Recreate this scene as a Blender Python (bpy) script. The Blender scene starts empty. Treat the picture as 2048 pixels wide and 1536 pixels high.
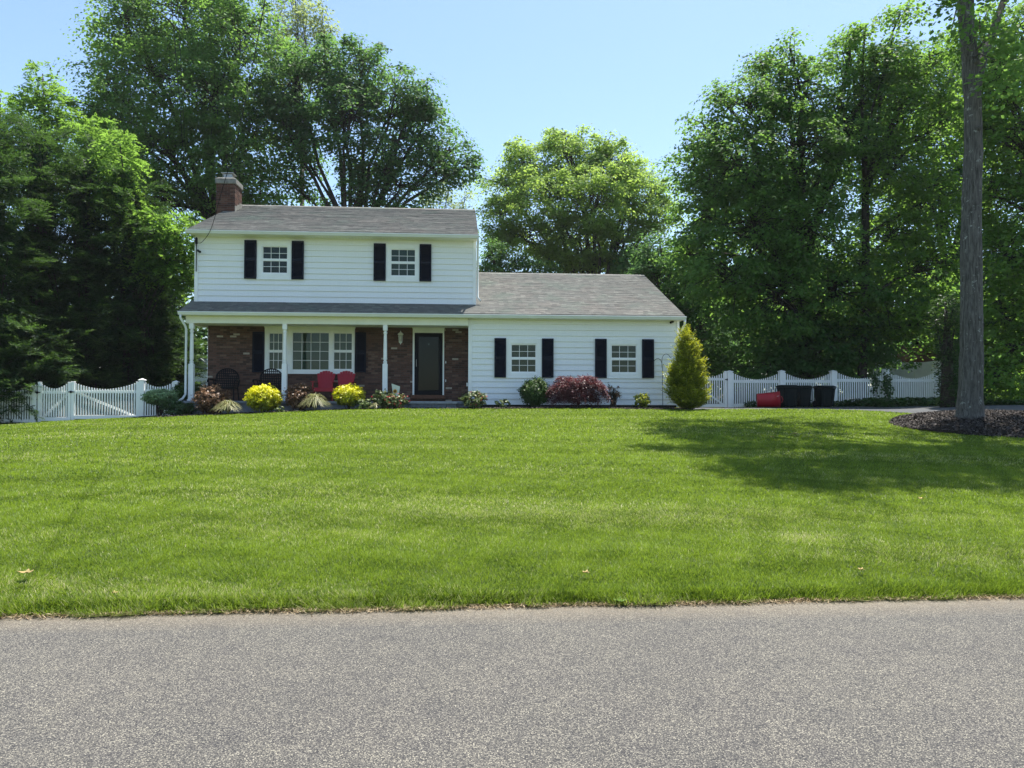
import bpy, math, random
import numpy as np
from mathutils import Matrix, Vector
random.seed(7)
RNG = np.random.default_rng(11)
R = math.radians
sc = bpy.context.scene
C = sc.collection

# ------------------------------------------------------------------ camera
FPX = 1500.0
EYE = Vector((0, 0, 1.6))
CAMM = (Matrix.Rotation(R(-4.0), 3, 'Z') @ Matrix.Rotation(math.pi/2 + math.atan(32/1500), 3, 'X') @ Matrix.Rotation(R(.15), 3, 'Z'))
cam = bpy.data.objects.new('camera', bpy.data.cameras.new('camera'))
C.objects.link(cam)
cam.matrix_world = Matrix.Translation(EYE) @ CAMM.to_4x4()
cam.data.sensor_width = 36
cam.data.lens = 36*FPX/2048
cam.data.clip_end = 2000
sc.camera = cam

# ------------------------------------------------------------------ light
SUN_EL, SUN_AZ = 70.5, 37.0
world = bpy.data.worlds.new('World')
sc.world = world
world.use_nodes = True
wn = world.node_tree
bg = wn.nodes['Background']
sky = wn.nodes.new('ShaderNodeTexSky')
sky.sky_type = 'NISHITA'
sky.sun_disc = False
sky.sun_elevation = R(SUN_EL)
sky.sun_rotation = R(SUN_AZ)
sky.altitude = 0
sky.air_density = 1.0
sky.dust_density = .8
sky.ozone_density = 1.6
tint = wn.nodes.new('ShaderNodeMix'); tint.data_type = 'RGBA'; tint.blend_type = 'MULTIPLY'; tint.inputs[0].default_value = 1
tint.inputs[7].default_value = (.91, .955, .945, 1)
wn.links.new(sky.outputs[0], tint.inputs[6])
wn.links.new(tint.outputs[2], bg.inputs[0])
bg.inputs[1].default_value = 0.118
sun = bpy.data.objects.new('sun', bpy.data.lights.new('sun', 'SUN'))
C.objects.link(sun)
sun.data.energy = 4.9
sun.data.angle = R(.55)
sun.data.color = (1, .955, .88)
sd = Vector((math.sin(R(SUN_AZ))*math.cos(R(SUN_EL)), math.cos(R(SUN_AZ))*math.cos(R(SUN_EL)), math.sin(R(SUN_EL))))
sun.rotation_euler = sd.to_track_quat('Z', 'Y').to_euler()
sc.view_settings.view_transform = 'Standard'
sc.view_settings.look = 'None'
sc.view_settings.gamma = 1
sc.view_settings.exposure = 1.1
sc.cycles.max_bounces = 8
sc.cycles.transparent_max_bounces = 12

# ------------------------------------------------------------------ measuring helpers
def ray(px, py):
    return CAMM @ Vector((px-1024, 768-py, -FPX))
def W(px, py, Y):
    d = ray(px, py)
    return EYE + d*(Y/d.y)
def WX(px, Y): return W(px, 780, Y).x
def WZ(px, py, Y): return W(px, py, Y).z
def D(px, py, z):
    return EYE + ray(px, py)*(z/FPX)

# ------------------------------------------------------------------ materials
def mat(name):
    m = bpy.data.materials.new(name)
    m.use_nodes = True
    n = m.node_tree
    return m, n, n.nodes['Principled BSDF']
def N(n, t, **k):
    nd = n.nodes.new('ShaderNode'+t)
    for a, b in k.items():
        if a.startswith('i_'): nd.inputs[a[2:].replace('_', ' ')].default_value = b
        else: setattr(nd, a, b)
    return nd
def ramp(n, fac, stops, interp='LINEAR'):
    r = N(n, 'ValToRGB')
    cr = r.color_ramp
    cr.interpolation = interp
    while len(cr.elements) < len(stops): cr.elements.new(.5)
    for e, (p, c) in zip(cr.elements, stops):
        e.position = p
        e.color = (*c, 1) if len(c) == 3 else c
    n.links.new(fac, r.inputs[0])
    return r.outputs[0]
def noise(n, scale, detail=4, rough=.6, vec=None, dist=0):
    t = N(n, 'TexNoise')
    t.inputs['Scale'].default_value = scale
    t.inputs['Detail'].default_value = detail
    t.inputs['Roughness'].default_value = rough
    t.inputs['Distortion'].default_value = dist
    n.links.new(vec if vec else N(n, 'NewGeometry').outputs['Position'], t.inputs['Vector'])
    return t.outputs['Fac']
def mapv(n, scale, vec=None):
    mp = N(n, 'Mapping')
    mp.inputs['Scale'].default_value = scale
    n.links.new(vec if vec else N(n, 'NewGeometry').outputs['Position'], mp.inputs['Vector'])
    return mp.outputs[0]
def mixc(n, f, a, b, mode='MIX'):
    m = N(n, 'Mix', data_type='RGBA', blend_type=mode)
    for s, v in ((0, f), (6, a), (7, b)):
        if isinstance(v, (int, float)): m.inputs[s].default_value = v
        elif isinstance(v, tuple): m.inputs[s].default_value = (*v, 1)
        else: n.links.new(v, m.inputs[s])
    return m.outputs[2]
def bump(n, h, p, strength=.4, dist=.01):
    b = N(n, 'Bump')
    b.inputs['Strength'].default_value = strength
    b.inputs['Distance'].default_value = dist
    n.links.new(h, b.inputs['Height'])
    n.links.new(b.outputs[0], p.inputs['Normal'])
def plain(name, col, rough=.6, var=.12, vs=6, spec=.3, metal=0, bs=0):
    m, n, p = mat(name)
    f = noise(n, vs, 5)
    lo = tuple(c*(1-var) for c in col); hi = tuple(min(1, c*(1+var)) for c in col)
    n.links.new(ramp(n, f, [(.3, lo), (.7, hi)]), p.inputs['Base Color'])
    p.inputs['Roughness'].default_value = rough
    p.inputs['Specular IOR Level'].default_value = spec
    p.inputs['Metallic'].default_value = metal
    if bs: bump(n, noise(n, vs*12, 3), p, bs, .004)
    return m

def siding_mat():
    m, n, p = mat('white_siding')
    g = noise(n, 1, 6, .7, mapv(n, (45, 45, 1.2)))
    d = noise(n, .9, 5, .6)
    base = ramp(n, g, [(.3, (.80, .815, .81)), (.7, (.88, .89, .88))])
    c = mixc(n, ramp(n, d, [(.5, (0, 0, 0)), (.75, (.35, .35, .35))]), base, (.74, .75, .71))
    n.links.new(c, p.inputs['Base Color'])
    p.inputs['Roughness'].default_value = .55
    bump(n, g, p, .25, .003)
    return m
def brick_mat(name, palette, mortar, axis='front'):
    m, n, p = mat(name)
    g = N(n, 'NewGeometry')
    s = N(n, 'SeparateXYZ'); n.links.new(g.outputs['Position'], s.inputs[0])
    a = N(n, 'Math', operation='ADD'); n.links.new(s.outputs[0], a.inputs[0]); n.links.new(s.outputs[1], a.inputs[1])
    cv = N(n, 'CombineXYZ'); n.links.new(a.outputs[0], cv.inputs[0]); n.links.new(s.outputs[2], cv.inputs[1])
    wob = N(n, 'TexNoise'); wob.inputs['Scale'].default_value = 3
    n.links.new(cv.outputs[0], wob.inputs['Vector'])
    vv = mixc(n, .006, cv.outputs[0], wob.outputs['Color'], 'ADD')
    def bt():
        b = N(n, 'TexBrick')
        n.links.new(vv, b.inputs['Vector'])
        b.inputs['Scale'].default_value = 1
        b.inputs['Brick Width'].default_value = .215
        b.inputs['Row Height'].default_value = .07
        b.inputs['Mortar Size'].default_value = .006
        b.inputs['Mortar Smooth'].default_value = .3
        b.inputs['Color1'].default_value = (0, 0, 0, 1)
        b.inputs['Color2'].default_value = (1, 1, 1, 1)
        b.inputs['Mortar'].default_value = (.5, .5, .5, 1)
        return b
    b = bt()
    c = ramp(n, b.outputs['Color'], palette, 'CONSTANT')
    c = mixc(n, .55, c, ramp(n, noise(n, 38, 4), [(.3, (.45, .45, .45)), (.7, (1.25, 1.2, 1.15))]), 'MULTIPLY')
    c = mixc(n, b.outputs['Fac'], c, mortar)
    n.links.new(c, p.inputs['Base Color'])
    p.inputs['Roughness'].default_value = .9
    p.inputs['Specular IOR Level'].default_value = .15
    h = N(n, 'Math', operation='SUBTRACT'); n.links.new(noise(n, 60, 3), h.inputs[0]); n.links.new(b.outputs['Fac'], h.inputs[1])
    bump(n, h.outputs[0], p, .8, .008)
    return m
def shingle_mat(name='roof_shingle', tint=(1, 1, 1)):
    m, n, p = mat(name)
    g = N(n, 'NewGeometry')
    s = N(n, 'SeparateXYZ'); n.links.new(g.outputs['Position'], s.inputs[0])
    sl = N(n, 'Math', operation='MULTIPLY'); n.links.new(s.outputs[1], sl.inputs[0]); sl.inputs[1].default_value = 1.081
    cv = N(n, 'CombineXYZ'); n.links.new(s.outputs[0], cv.inputs[0]); n.links.new(sl.outputs[0], cv.inputs[1])
    b = N(n, 'TexBrick'); n.links.new(cv.outputs[0], b.inputs['Vector'])
    b.inputs['Scale'].default_value = 1; b.inputs['Brick Width'].default_value = .16
    b.inputs['Row Height'].default_value = .125; b.inputs['Mortar Size'].default_value = .0
    b.inputs['Color1'].default_value = (0, 0, 0, 1); b.inputs['Color2'].default_value = (1, 1, 1, 1)
    b.offset = .37; b.offset_frequency = 3
    t = tint
    def q(r, g_, b_): return (r*t[0], g_*t[1], b_*t[2])
    c = ramp(n, b.outputs['Color'], [(0, q(.09, .094, .091)), (.18, q(.125, .129, .124)), (.38, q(.105, .11, .106)), (.55, q(.15, .153, .146)), (.78, q(.125, .127, .12)), (1, q(.185, .19, .18))])
    pk = ramp(n, noise(n, .75, 3), [(.5, (1, 1, 1)), (.75, (1.08, .98, .97))])
    gn = ramp(n, noise(n, .9, 3, vec=mapv(n, (1, 1, 1.01))), [(.3, (.9, 1.06, 1.0)), (.5, (1, 1, 1))])
    c = mixc(n, 1, c, pk, 'MULTIPLY'); c = mixc(n, 1, c, gn, 'MULTIPLY')
    c = mixc(n, .7, c, ramp(n, noise(n, 90, 3), [(.3, (.55, .55, .55)), (.7, (1.4, 1.4, 1.4))]), 'MULTIPLY')
    n.links.new(c, p.inputs['Base Color'])
    p.inputs['Roughness'].default_value = .9
    bump(n, noise(n, 150, 2), p, .5, .006)
    return m
def leaf_mat(name, cols, trans, tw=.42, rough=.45, spec=.35, attr='rnd'):
    m, n, p = mat(name)
    a = N(n, 'Attribute'); a.attribute_name = attr
    st = [(i/(len(cols)-1), c) for i, c in enumerate(cols)]
    c = ramp(n, a.outputs['Fac'], st)
    n.links.new(c, p.inputs['Base Color'])
    p.inputs['Roughness'].default_value = rough
    p.inputs['Specular IOR Level'].default_value = spec
    tr = N(n, 'BsdfTranslucent')
    tc = ramp(n, a.outputs['Fac'], [(0, tuple(x*.72 for x in trans)), (1, trans)])
    n.links.new(tc, tr.inputs[0])
    mx = N(n, 'MixShader'); mx.inputs[0].default_value = tw
    n.links.new(p.outputs[0], mx.inputs[1]); n.links.new(tr.outputs[0], mx.inputs[2])
    n.links.new(mx.outputs[0], n.nodes['Material Output'].inputs[0])
    return m
def bark_mat(name, a, b, lich=None):
    m, n, p = mat(name)
    f = noise(n, 1, 6, .7, mapv(n, (30, 30, 3.2)), .6)
    c = ramp(n, f, [(.32, a), (.62, b)])
    if lich:
        c = mixc(n, ramp(n, noise(n, 7, 6, .65), [(.60, (0, 0, 0)), (.68, (.75, .75, .75))]), c, lich)
    n.links.new(c, p.inputs['Base Color'])
    p.inputs['Roughness'].default_value = .95
    p.inputs['Specular IOR Level'].default_value = .1
    bump(n, f, p, 1, .03)
    return m
def road_mat():
    m, n, p = mat('chip_asphalt')
    v = N(n, 'TexVoronoi'); v.inputs['Scale'].default_value = 150
    n.links.new(N(n, 'NewGeometry').outputs['Position'], v.inputs['Vector'])
    s = N(n, 'SeparateColor'); n.links.new(v.outputs['Color'], s.inputs[0])
    st = ramp(n, s.outputs[0], [(0, (.078, .073, .065)), (.3, (.106, .100, .089)), (.6, (.148, .139, .120)), (.82, (.225, .210, .172)), (1, (.36, .335, .265))])
    gap = ramp(n, v.outputs['Distance'], [(.3, (0, 0, 0)), (.75, (1, 1, 1))])
    c = mixc(n, gap, st, (.036, .036, .037))
    big = ramp(n, noise(n, .55, 5, .55), [(.3, (.88, .88, .9)), (.7, (1.1, 1.09, 1.07))])
    mid = ramp(n, noise(n, 5, 4, .6), [(.3, (.90, .90, .92)), (.7, (1.12, 1.11, 1.08))])
    c = mixc(n, 1, c, big, 'MULTIPLY'); c = mixc(n, 1, c, mid, 'MULTIPLY')
    y = N(n, 'SeparateXYZ'); n.links.new(N(n, 'NewGeometry').outputs['Position'], y.inputs[0])
    ed = N(n, 'MapRange'); n.links.new(y.outputs[1], ed.inputs[0]); ed.inputs[1].default_value = 5.35; ed.inputs[2].default_value = 5.85
    em = N(n, 'Math', operation='MULTIPLY'); n.links.new(ed.outputs[0], em.inputs[0]); n.links.new(noise(n, 14, 5, .7), em.inputs[1])
    c = mixc(n, em.outputs[0], c, (.23, .185, .125))
    n.links.new(c, p.inputs['Base Color'])
    p.inputs['Roughness'].default_value = .85
    p.inputs['Specular IOR Level'].default_value = .25
    inv = N(n, 'Math', operation='SUBTRACT'); inv.inputs[0].default_value = 1; n.links.new(v.outputs['Distance'], inv.inputs[1])
    bump(n, inv.outputs[0], p, .55, .006)
    return m
def soil_mat(name, a, b, s=20):
    m, n, p = mat(name)
    n.links.new(ramp(n, noise(n, s, 7, .75), [(.3, a), (.7, b)]), p.inputs['Base Color'])
    p.inputs['Roughness'].default_value = .95; p.inputs['Specular IOR Level'].default_value = .1
    bump(n, noise(n, s*2, 5, .7), p, 1, .02)
    return m
def glass_mat(name='window_glass', tint=(.85, .9, .88), refl=1.0):
    m, n, p = mat(name)
    n.nodes.remove(p)
    t = N(n, 'BsdfTransparent'); t.inputs[0].default_value = (*tint, 1)
    g = N(n, 'BsdfGlossy'); g.inputs['Roughness'].default_value = .02
    f = N(n, 'Fresnel'); f.inputs[0].default_value = 1.55
    mp = N(n, 'Math', operation='MULTIPLY'); n.links.new(f.outputs[0], mp.inputs[0]); mp.inputs[1].default_value = refl
    mx = N(n, 'MixShader')
    n.links.new(mp.outputs[0], mx.inputs[0]); n.links.new(t.outputs[0], mx.inputs[1]); n.links.new(g.outputs[0], mx.inputs[2])
    n.links.new(mx.outputs[0], n.nodes['Material Output'].inputs[0])
    return m

M = dict(
    siding=siding_mat(),
    trim=plain('white_trim', (.86, .87, .85), .45, .05, 3),
    soffit=plain('cream_soffit', (.80, .80, .72), .6, .05, 3),
    gutter=plain('gutter_metal', (.72, .74, .73), .35, .06, 2, .5),
    shutter=plain('navy_shutter', (.006, .009, .020), .5, .3, 5, .12),
    black=plain('black_paint', (.005, .006, .009), .5, .2, 5, .12),
    brick=brick_mat('brown_brick', [(0, (.115, .062, .048)), (.2, (.145, .078, .060)), (.4, (.085, .050, .042)), (.58, (.17, .095, .072)), (.74, (.125, .072, .058)), (.90, (.20, .125, .095)), (.975, (.46, .40, .33))], (.105, .085, .073)),
    chimney=brick_mat('red_brick', [(0, (.088, .040, .028)), (.3, (.12, .055, .038)), (.6, (.062, .032, .025)), (.85, (.15, .085, .062))], (.12, .10, .085)),
    shingle=shingle_mat(tint=(1.03, 1.0, .95)),
    concrete=plain('grey_concrete', (.26, .28, .30), .9, .25, 7, .2, 0, .5),
    crown=plain('chimney_crown_concrete', (.22, .215, .19), .9, .3, 9, .2, 0, .5),
    bluestone=plain('grey_step_block', (.13, .145, .16), .85, .35, 9, .2, 0, .6),
    metal=plain('galvanised_metal', (.45, .46, .45), .4, .15, 9, .5, .7),
    red=plain('red_plastic', (.36, .010, .022), .4, .1, 4, .4),
    wood=plain('brown_wood', (.13, .055, .03), .6, .3, 20),
    blind=plain('blind_slat', (.50, .53, .47), .6, .05, 3),
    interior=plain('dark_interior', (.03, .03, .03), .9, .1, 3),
    door=plain('dark_green_door', (.007, .015, .015), .5, .2, 4, .15),
    glass=glass_mat('window_glass', (.50, .60, .57), .55), doorglass=glass_mat('storm_door_glass', (.45, .56, .54), .30),
    vinyl=plain('white_vinyl', (.87, .88, .87), .4, .05, 3, .4),
    tallvinyl=plain('tall_vinyl', (.62, .66, .62), .5, .08, 2, .3),
    bin=plain('dark_green_bin', (.008, .013, .013), .55, .25, 5, .12),
    road=road_mat(),
    drive=plain('driveway_asphalt', (.085, .088, .092), .9, .2, 3, .2, 0, .5),
    soil=soil_mat('forest_floor', (.030, .026, .014), (.07, .06, .032), 6),
    lawnsoil=soil_mat('turf_base', (.06, .10, .01), (.11, .16, .02), 30),
    mulch=soil_mat('dark_mulch', (.020, .016, .014), (.062, .050, .043), 30),
    thatchbase=soil_mat('dry_thatch', (.14, .10, .06), (.34, .26, .16), 40),
    trunkgrey=bark_mat('grey_bark', (.030, .028, .025), (.165, .155, .140), (.40, .42, .38)),
    bark=bark_mat('dark_bark', (.018, .016, .013), (.075, .066, .055)),
    lampglass=glass_mat('lantern_glass', (.9, .9, .85)),
)
G1 = (.022, .055, .010); G2 = (.05, .105, .018); G3 = (.095, .17, .03)
M['maple'] = leaf_mat('maple_leaf', [(.036, .092, .030), (.066, .145, .038), (.125, .225, .050)], (.28, .50, .085), .50, .55, .1)
M['maple2'] = leaf_mat('deep_maple_leaf', [(.030, .080, .034), (.052, .118, .040), (.095, .18, .048)], (.20, .39, .085), .48, .55, .1)
M['bright'] = leaf_mat('bright_leaf', [(.055, .12, .028), (.095, .185, .034), (.155, .26, .045)], (.31, .54, .075), .49, .55, .1)
M['centre'] = leaf_mat('yellow_green_leaf', [(.11, .19, .05), (.16, .26, .06), (.22, .33, .08)], (.50, .70, .12), .54, .55, .1)
M['pale'] = leaf_mat('pale_leaf', [(.12, .18, .06), (.20, .27, .10), (.26, .33, .14)], (.45, .56, .18), .5, .55, .1)
M['cypress'] = leaf_mat('cypress_frond', [(.012, .032, .018), (.034, .072, .028), (.12, .18, .045)], (.12, .24, .04), .34, .55, .15)
M['arb'] = leaf_mat('golden_arborvitae', [(.035, .07, .012), (.19, .25, .02), (.52, .52, .05)], (.5, .52, .03), .4)
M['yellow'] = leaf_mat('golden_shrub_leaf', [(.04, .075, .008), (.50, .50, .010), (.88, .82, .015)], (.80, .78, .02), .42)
M['brownred'] = leaf_mat('bronze_leaf', [(.045, .032, .020), (.14, .075, .04), (.34, .20, .11)], (.26, .12, .05), .25)
M['burgundy'] = leaf_mat('burgundy_leaf', [(.030, .010, .014), (.095, .030, .036), (.24, .10, .10)], (.20, .035, .045), .32)
M['box'] = leaf_mat('boxwood_leaf', [(.018, .05, .010), (.035, .085, .015), (.10, .17, .025)], (.10, .2, .02), .3)
M['vari'] = leaf_mat('variegated_leaf', [(.05, .10, .02), (.16, .22, .06), (.52, .52, .30)], (.25, .32, .1), .3)
M['mint'] = leaf_mat('silvery_pine_leaf', [(.05, .10, .04), (.15, .26, .11), (.36, .50, .26)], (.2, .3, .12), .3)
M['rose'] = leaf_mat('rose_leaf', [(.05, .09, .025), (.12, .16, .05), (.26, .28, .12)], (.18, .24, .06), .3)
M['petal'] = leaf_mat('red_petal', [(.25, .015, .02), (.45, .03, .05), (.60, .08, .10)], (.5, .04, .05), .3)
M['tuft'] = leaf_mat('striped_blade', [(.09, .15, .03), (.34, .34, .14), (.62, .56, .34)], (.4, .38, .15), .3)
M['ivy'] = leaf_mat('ivy_leaf', [(.018, .045, .016), (.036, .08, .024), (.08, .15, .035)], (.10, .2, .03), .3)
M['chips'] = leaf_mat('mulch_chip', [(.020, .017, .015), (.060, .050, .045), (.15, .128, .112)], (.02, .02, .02), .02, .8, .15)
M['thatch'] = leaf_mat('tan_debris', [(.12, .085, .05), (.30, .22, .13), (.50, .40, .26)], (.3, .22, .12), .15, .8, .1)
M['grass'] = leaf_mat('grass_blade', [(.018, .040, .005), (.077, .138, .010), (.186, .268, .024), (.42, .40, .17), (.64, .57, .35)], (.30, .435, .030), .42, .45, .2)

# ------------------------------------------------------------------ mesh builders
def link(name, me, m, parent=None, smooth=False):
    o = bpy.data.objects.new(name, me)
    C.objects.link(o)
    if m: me.materials.append(m)
    if smooth: me.polygons.foreach_set('use_smooth', [True]*len(me.polygons))
    if parent is not None:
        o.parent = parent
        o.matrix_parent_inverse = ROOTINV[parent.name] if parent.name in ROOTINV else Matrix.Identity(4)
    return o
ROOTINV = {}
def tag(o, label=None, cat=None, group=None, kind=None):
    if label: o['label'] = label
    if cat: o['category'] = cat
    if group: o['group'] = group
    if kind: o['kind'] = kind
    return o
def thing(name, loc, label, cat, group=None):
    o = bpy.data.objects.new(name, None)
    C.objects.link(o)
    o.location = loc
    o.empty_display_size = .3
    ROOTINV[o.name] = Matrix.Translation(-Vector(loc))
    return tag(o, label, cat, group)
class MB:
    def __init__(s): s.v = []; s.f = []
    def add(s, v, f):
        b = len(s.v); s.v += [tuple(p) for p in v]; s.f += [tuple(i+b for i in q) for q in f]; return s
    def box(s, x0, x1, y0, y1, z0, z1, M_=None):
        v = [(x, y, z) for x in (x0, x1) for y in (y0, y1) for z in (z0, z1)]
        if M_ is not None: v = [tuple(M_ @ Vector(p)) for p in v]
        return s.add(v, [(0, 1, 3, 2), (4, 6, 7, 5), (0, 4, 5, 1), (2, 3, 7, 6), (0, 2, 6, 4), (1, 5, 7, 3)])
    def bar(s, a, b, w, d, up=(0, 0, 1)):
        a, b = Vector(a), Vector(b); t = b-a; L = t.length; t.normalize()
        u = Vector(up)
        if abs(t.dot(u)) > .98: u = Vector((0, 1, 0))
        x = t.cross(u).normalized(); y = x.cross(t)
        m = Matrix((x, y, t)).transposed().to_4x4(); m.translation = a
        return s.box(-w/2, w/2, -d/2, d/2, 0, L, m)
    def tube(s, pts, rad, n=8, cap=True):
        pts = [Vector(p) for p in pts]
        if not hasattr(rad, '__len__'): rad = [rad]*len(pts)
        vs = []; px = None
        for i, p in enumerate(pts):
            t = (pts[min(i+1, len(pts)-1)]-pts[max(i-1, 0)])
            if t.length < 1e-9: t = Vector((0, 0, 1))
            t.normalize()
            if px is None:
                px = t.cross(Vector((0, 1, 0)) if abs(t.y) < .9 else Vector((1, 0, 0))).normalized()
            px = (px - t*px.dot(t)).normalized(); py = t.cross(px)
            for k in range(n):
                a = 2*math.pi*k/n
                vs.append(p + (px*math.cos(a)+py*math.sin(a))*rad[i])
        fs = [(i*n+k, i*n+(k+1) % n, (i+1)*n+(k+1) % n, (i+1)*n+k) for i in range(len(pts)-1) for k in range(n)]
        if cap:
            fs.append(tuple(range(n-1, -1, -1))); fs.append(tuple((len(pts)-1)*n+k for k in range(n)))
        return s.add(vs, fs)
    def lathe(s, x, y, prof, n=14, sq=0):
        vs = []
        for (r, z) in prof:
            for k in range(n):
                a = 2*math.pi*k/n
                vs.append((x+r*math.cos(a), y+r*math.sin(a), z))
        fs = [(i*n+k, i*n+(k+1) % n, (i+1)*n+(k+1) % n, (i+1)*n+k) for i in range(len(prof)-1) for k in range(n)]
        fs.append(tuple(range(n-1, -1, -1))); fs.append(tuple((len(prof)-1)*n+k for k in range(n)))
        return s.add(vs, fs)
    def prism(s, poly, axis, a, b):
        n = len(poly)
        def mk(p, t):
            return {'x': (t, p[0], p[1]), 'y': (p[0], t, p[1]), 'z': (p[0], p[1], t)}[axis]
        return s.add([mk(p, a) for p in poly]+[mk(p, b) for p in poly],
                     [tuple(range(n-1, -1, -1)), tuple(range(n, 2*n))]+[(i, (i+1) % n, n+(i+1) % n, n+i) for i in range(n)])
    def build(s, name, m, parent=None, smooth=False, bevel=0):
        me = bpy.data.meshes.new(name)
        me.from_pydata(s.v, [], s.f)
        import bmesh
        bm = bmesh.new(); bm.from_mesh(me); bmesh.ops.recalc_face_normals(bm, faces=bm.faces)
        if bevel:
            es = [e for e in bm.edges if len(e.link_faces) == 2 and e.calc_face_angle(0) > .6]
            bmesh.ops.bevel(bm, geom=es, offset=bevel, segments=1, affect='EDGES')
        bm.to_mesh(me); bm.free()
        return link(name, me, m, parent, smooth)
def quads(name, V, m, parent=None, rnd=None):
    """V (n,4,3) -> one mesh of n separate quads with a per-face value"""
    n = len(V)
    me = bpy.data.meshes.new(name)
    me.vertices.add(n*4); me.vertices.foreach_set('co', V.reshape(-1).astype(np.float32))
    me.loops.add(n*4); me.loops.foreach_set('vertex_index', np.arange(n*4, dtype=np.int32))
    me.polygons.add(n); me.polygons.foreach_set('loop_start', np.arange(0, n*4, 4, dtype=np.int32))
    try: me.polygons.foreach_set('loop_total', np.full(n, 4, dtype=np.int32))
    except Exception: pass
    me.update(calc_edges=True)
    a = me.attributes.new('rnd', 'FLOAT', 'FACE')
    a.data.foreach_set('value', (RNG.random(n) if rnd is None else rnd).astype(np.float32))
    return link(name, me, m, parent)
def unit(a): return a/np.maximum(np.linalg.norm(a, axis=-1, keepdims=True), 1e-9)
def leaves(P, Nrm, L, Wd, droop=.0, axis=None):
    """kite shaped leaves at P with normals Nrm"""
    n = len(P)
    r = RNG.normal(size=(n, 3)) if axis is None else axis
    a = unit(r - Nrm*np.sum(r*Nrm, 1, keepdims=True))
    b = np.cross(Nrm, a)
    L = np.broadcast_to(L, (n,))[:, None]*(.7+.6*RNG.random((n, 1))); Wd = L*np.broadcast_to(Wd, (n,))[:, None]
    V = np.empty((n, 4, 3))
    V[:, 0] = P - a*L*.5
    V[:, 1] = P + b*Wd*.5 - a*L*.05 - Nrm*L*droop
    V[:, 2] = P + a*L*.5 - Nrm*L*droop*.6
    V[:, 3] = P - b*Wd*.5 - a*L*.05 - Nrm*L*droop
    return V
def grid_sheet(name, fx, us, vs, m, kind='structure', parent=None):
    """fx(u, v) -> (x, y, z)"""
    V = [fx(u, v) for v in vs for u in us]
    nu = len(us)
    F = [(j*nu+i, j*nu+i+1, (j+1)*nu+i+1, (j+1)*nu+i) for j in range(len(vs)-1) for i in range(nu-1)]
    me = bpy.data.meshes.new(name); me.from_pydata(V, [], F)
    me.polygons.foreach_set('use_smooth', [True]*len(F))
    o = link(name, me, m, parent)
    if kind: o['kind'] = kind
    return o

# ------------------------------------------------------------------ terrain
GX = [(-200, .5), (-40, .5), (-20, .62), (-14, .72), (-12, .85), (-10, .96), (-7.6, 1.09), (-5.3, 1.17), (-1.5, 1.28), (14, 1.30), (16, 1.36), (22, 1.5), (60, 1.8), (200, 2)]
_gx = np.array([a for a, b in GX]); _gz = np.array([b for a, b in GX])
ROAD_Y = 5.84
def edge(x): return ROAD_Y+.012*np.clip(np.asarray(x, float), -15, 15)
def gn(x, y):
    x = np.asarray(x, float); y = np.asarray(y, float)-(edge(x)-ROAD_Y)
    top = np.interp(x, _gx, _gz)
    t = np.clip((y-ROAD_Y)/(22.4-ROAD_Y), 0, 1)
    t = np.where(t > .9, .9+.1*np.sin((np.clip(t, .9, 1)-.9)/.1*math.pi/2)*.95, t)
    t = np.clip(t, 0, 1)
    extra = .012*np.sin(x*.9+y*.5)+.010*np.sin(x*.37-y*1.1+1)
    return top*t + .045*np.clip((y-ROAD_Y)/.12, 0, 1) + extra*np.clip((y-6)/3, 0, 1) + np.clip((y-29)*.02, 0, .8)*(y > 29)
def g(x, y): return float(gn(x, y))
MOUND = (13.55, 17.6)
def mound_h(x, y):
    d = np.sqrt(((np.asarray(x)-MOUND[0])/2.75)**2 + ((np.asarray(y)-MOUND[1])/2.5)**2)
    d = d*(1+.05*np.sin(5*np.arctan2(np.asarray(y)-MOUND[1], np.asarray(x)-MOUND[0])))
    return np.where(d < 1, (.37)*(1-d**2)**.9, -.05)
DN = [(7.25, 22.75), (9.5, 22.45), (12, 21.7), (13.7, 20.7), (15.2, 19.2), (17, 16), (18.5, 12), (19, 5.9)]
DF = [(7.25, 27.45), (14, 27.35), (17, 25.7), (19.4, 22), (21.5, 17), (22.5, 12), (23, 9), (23.2, 5.9)]
def bed_front(x):
    return np.interp(x, [-9.9, -9.5, -8.5, -5, -1.8, -1.4, .2, .8, 5, 7.0, 7.5], [23.9, 22.6, 22.15, 22.1, 22.25, 22.45, 22.45, 22.25, 22.3, 22.25, 22.7])
def is_lawn(x, y):
    lim = np.where(x < -9.9, 23.85, bed_front(x))
    dn = np.interp(x, [p[0] for p in DN], [p[1] for p in DN])
    lim = np.where(x > 7.5, np.minimum(dn, 22.75), lim)
    md = ((x-MOUND[0])/2.7)**2 + ((y-MOUND[1])/2.45)**2
    lim = np.where(x < -12.5, 23.85+(x+12.5)*.25, lim)
    return (y < lim) & (md > 1) & (y > edge(x))

xs = list(np.concatenate([np.arange(-200, -30, 17), np.arange(-30, 34, .8), np.arange(34, 205, 17)]))
ys = list(np.concatenate([np.arange(-200, -6, 20), [-4, -3.6, -3.2, 0, 3, 5.6, 5.84, 5.9, 5.96], np.arange(6.2, 34, .7), np.arange(34, 300, 14)]))
def ground_z(x, y):
    if y < -3.4: return .05
    if y < 5.84+.012*max(-15, min(15, x)): return -.012
    return g(x, y) - .02
grid_sheet('ground', lambda x, y: (x, y, ground_z(x, y)), xs, ys, M['soil'])
grid_sheet('road', lambda x, y: (x, y + (float(edge(x))-ROAD_Y if y > 5 else 0) + (.008*math.sin(x*2.1)+.010*math.sin(x*5.3+1)+.006*math.sin(x*17) if y > 5.5 else 0), 0.0), list(np.arange(-120, -12, 6))+list(np.arange(-12, 12, .2))+list(np.arange(12, 121, 6)), [-3.5, 0, 5.3, 5.835], M['road'])
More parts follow.
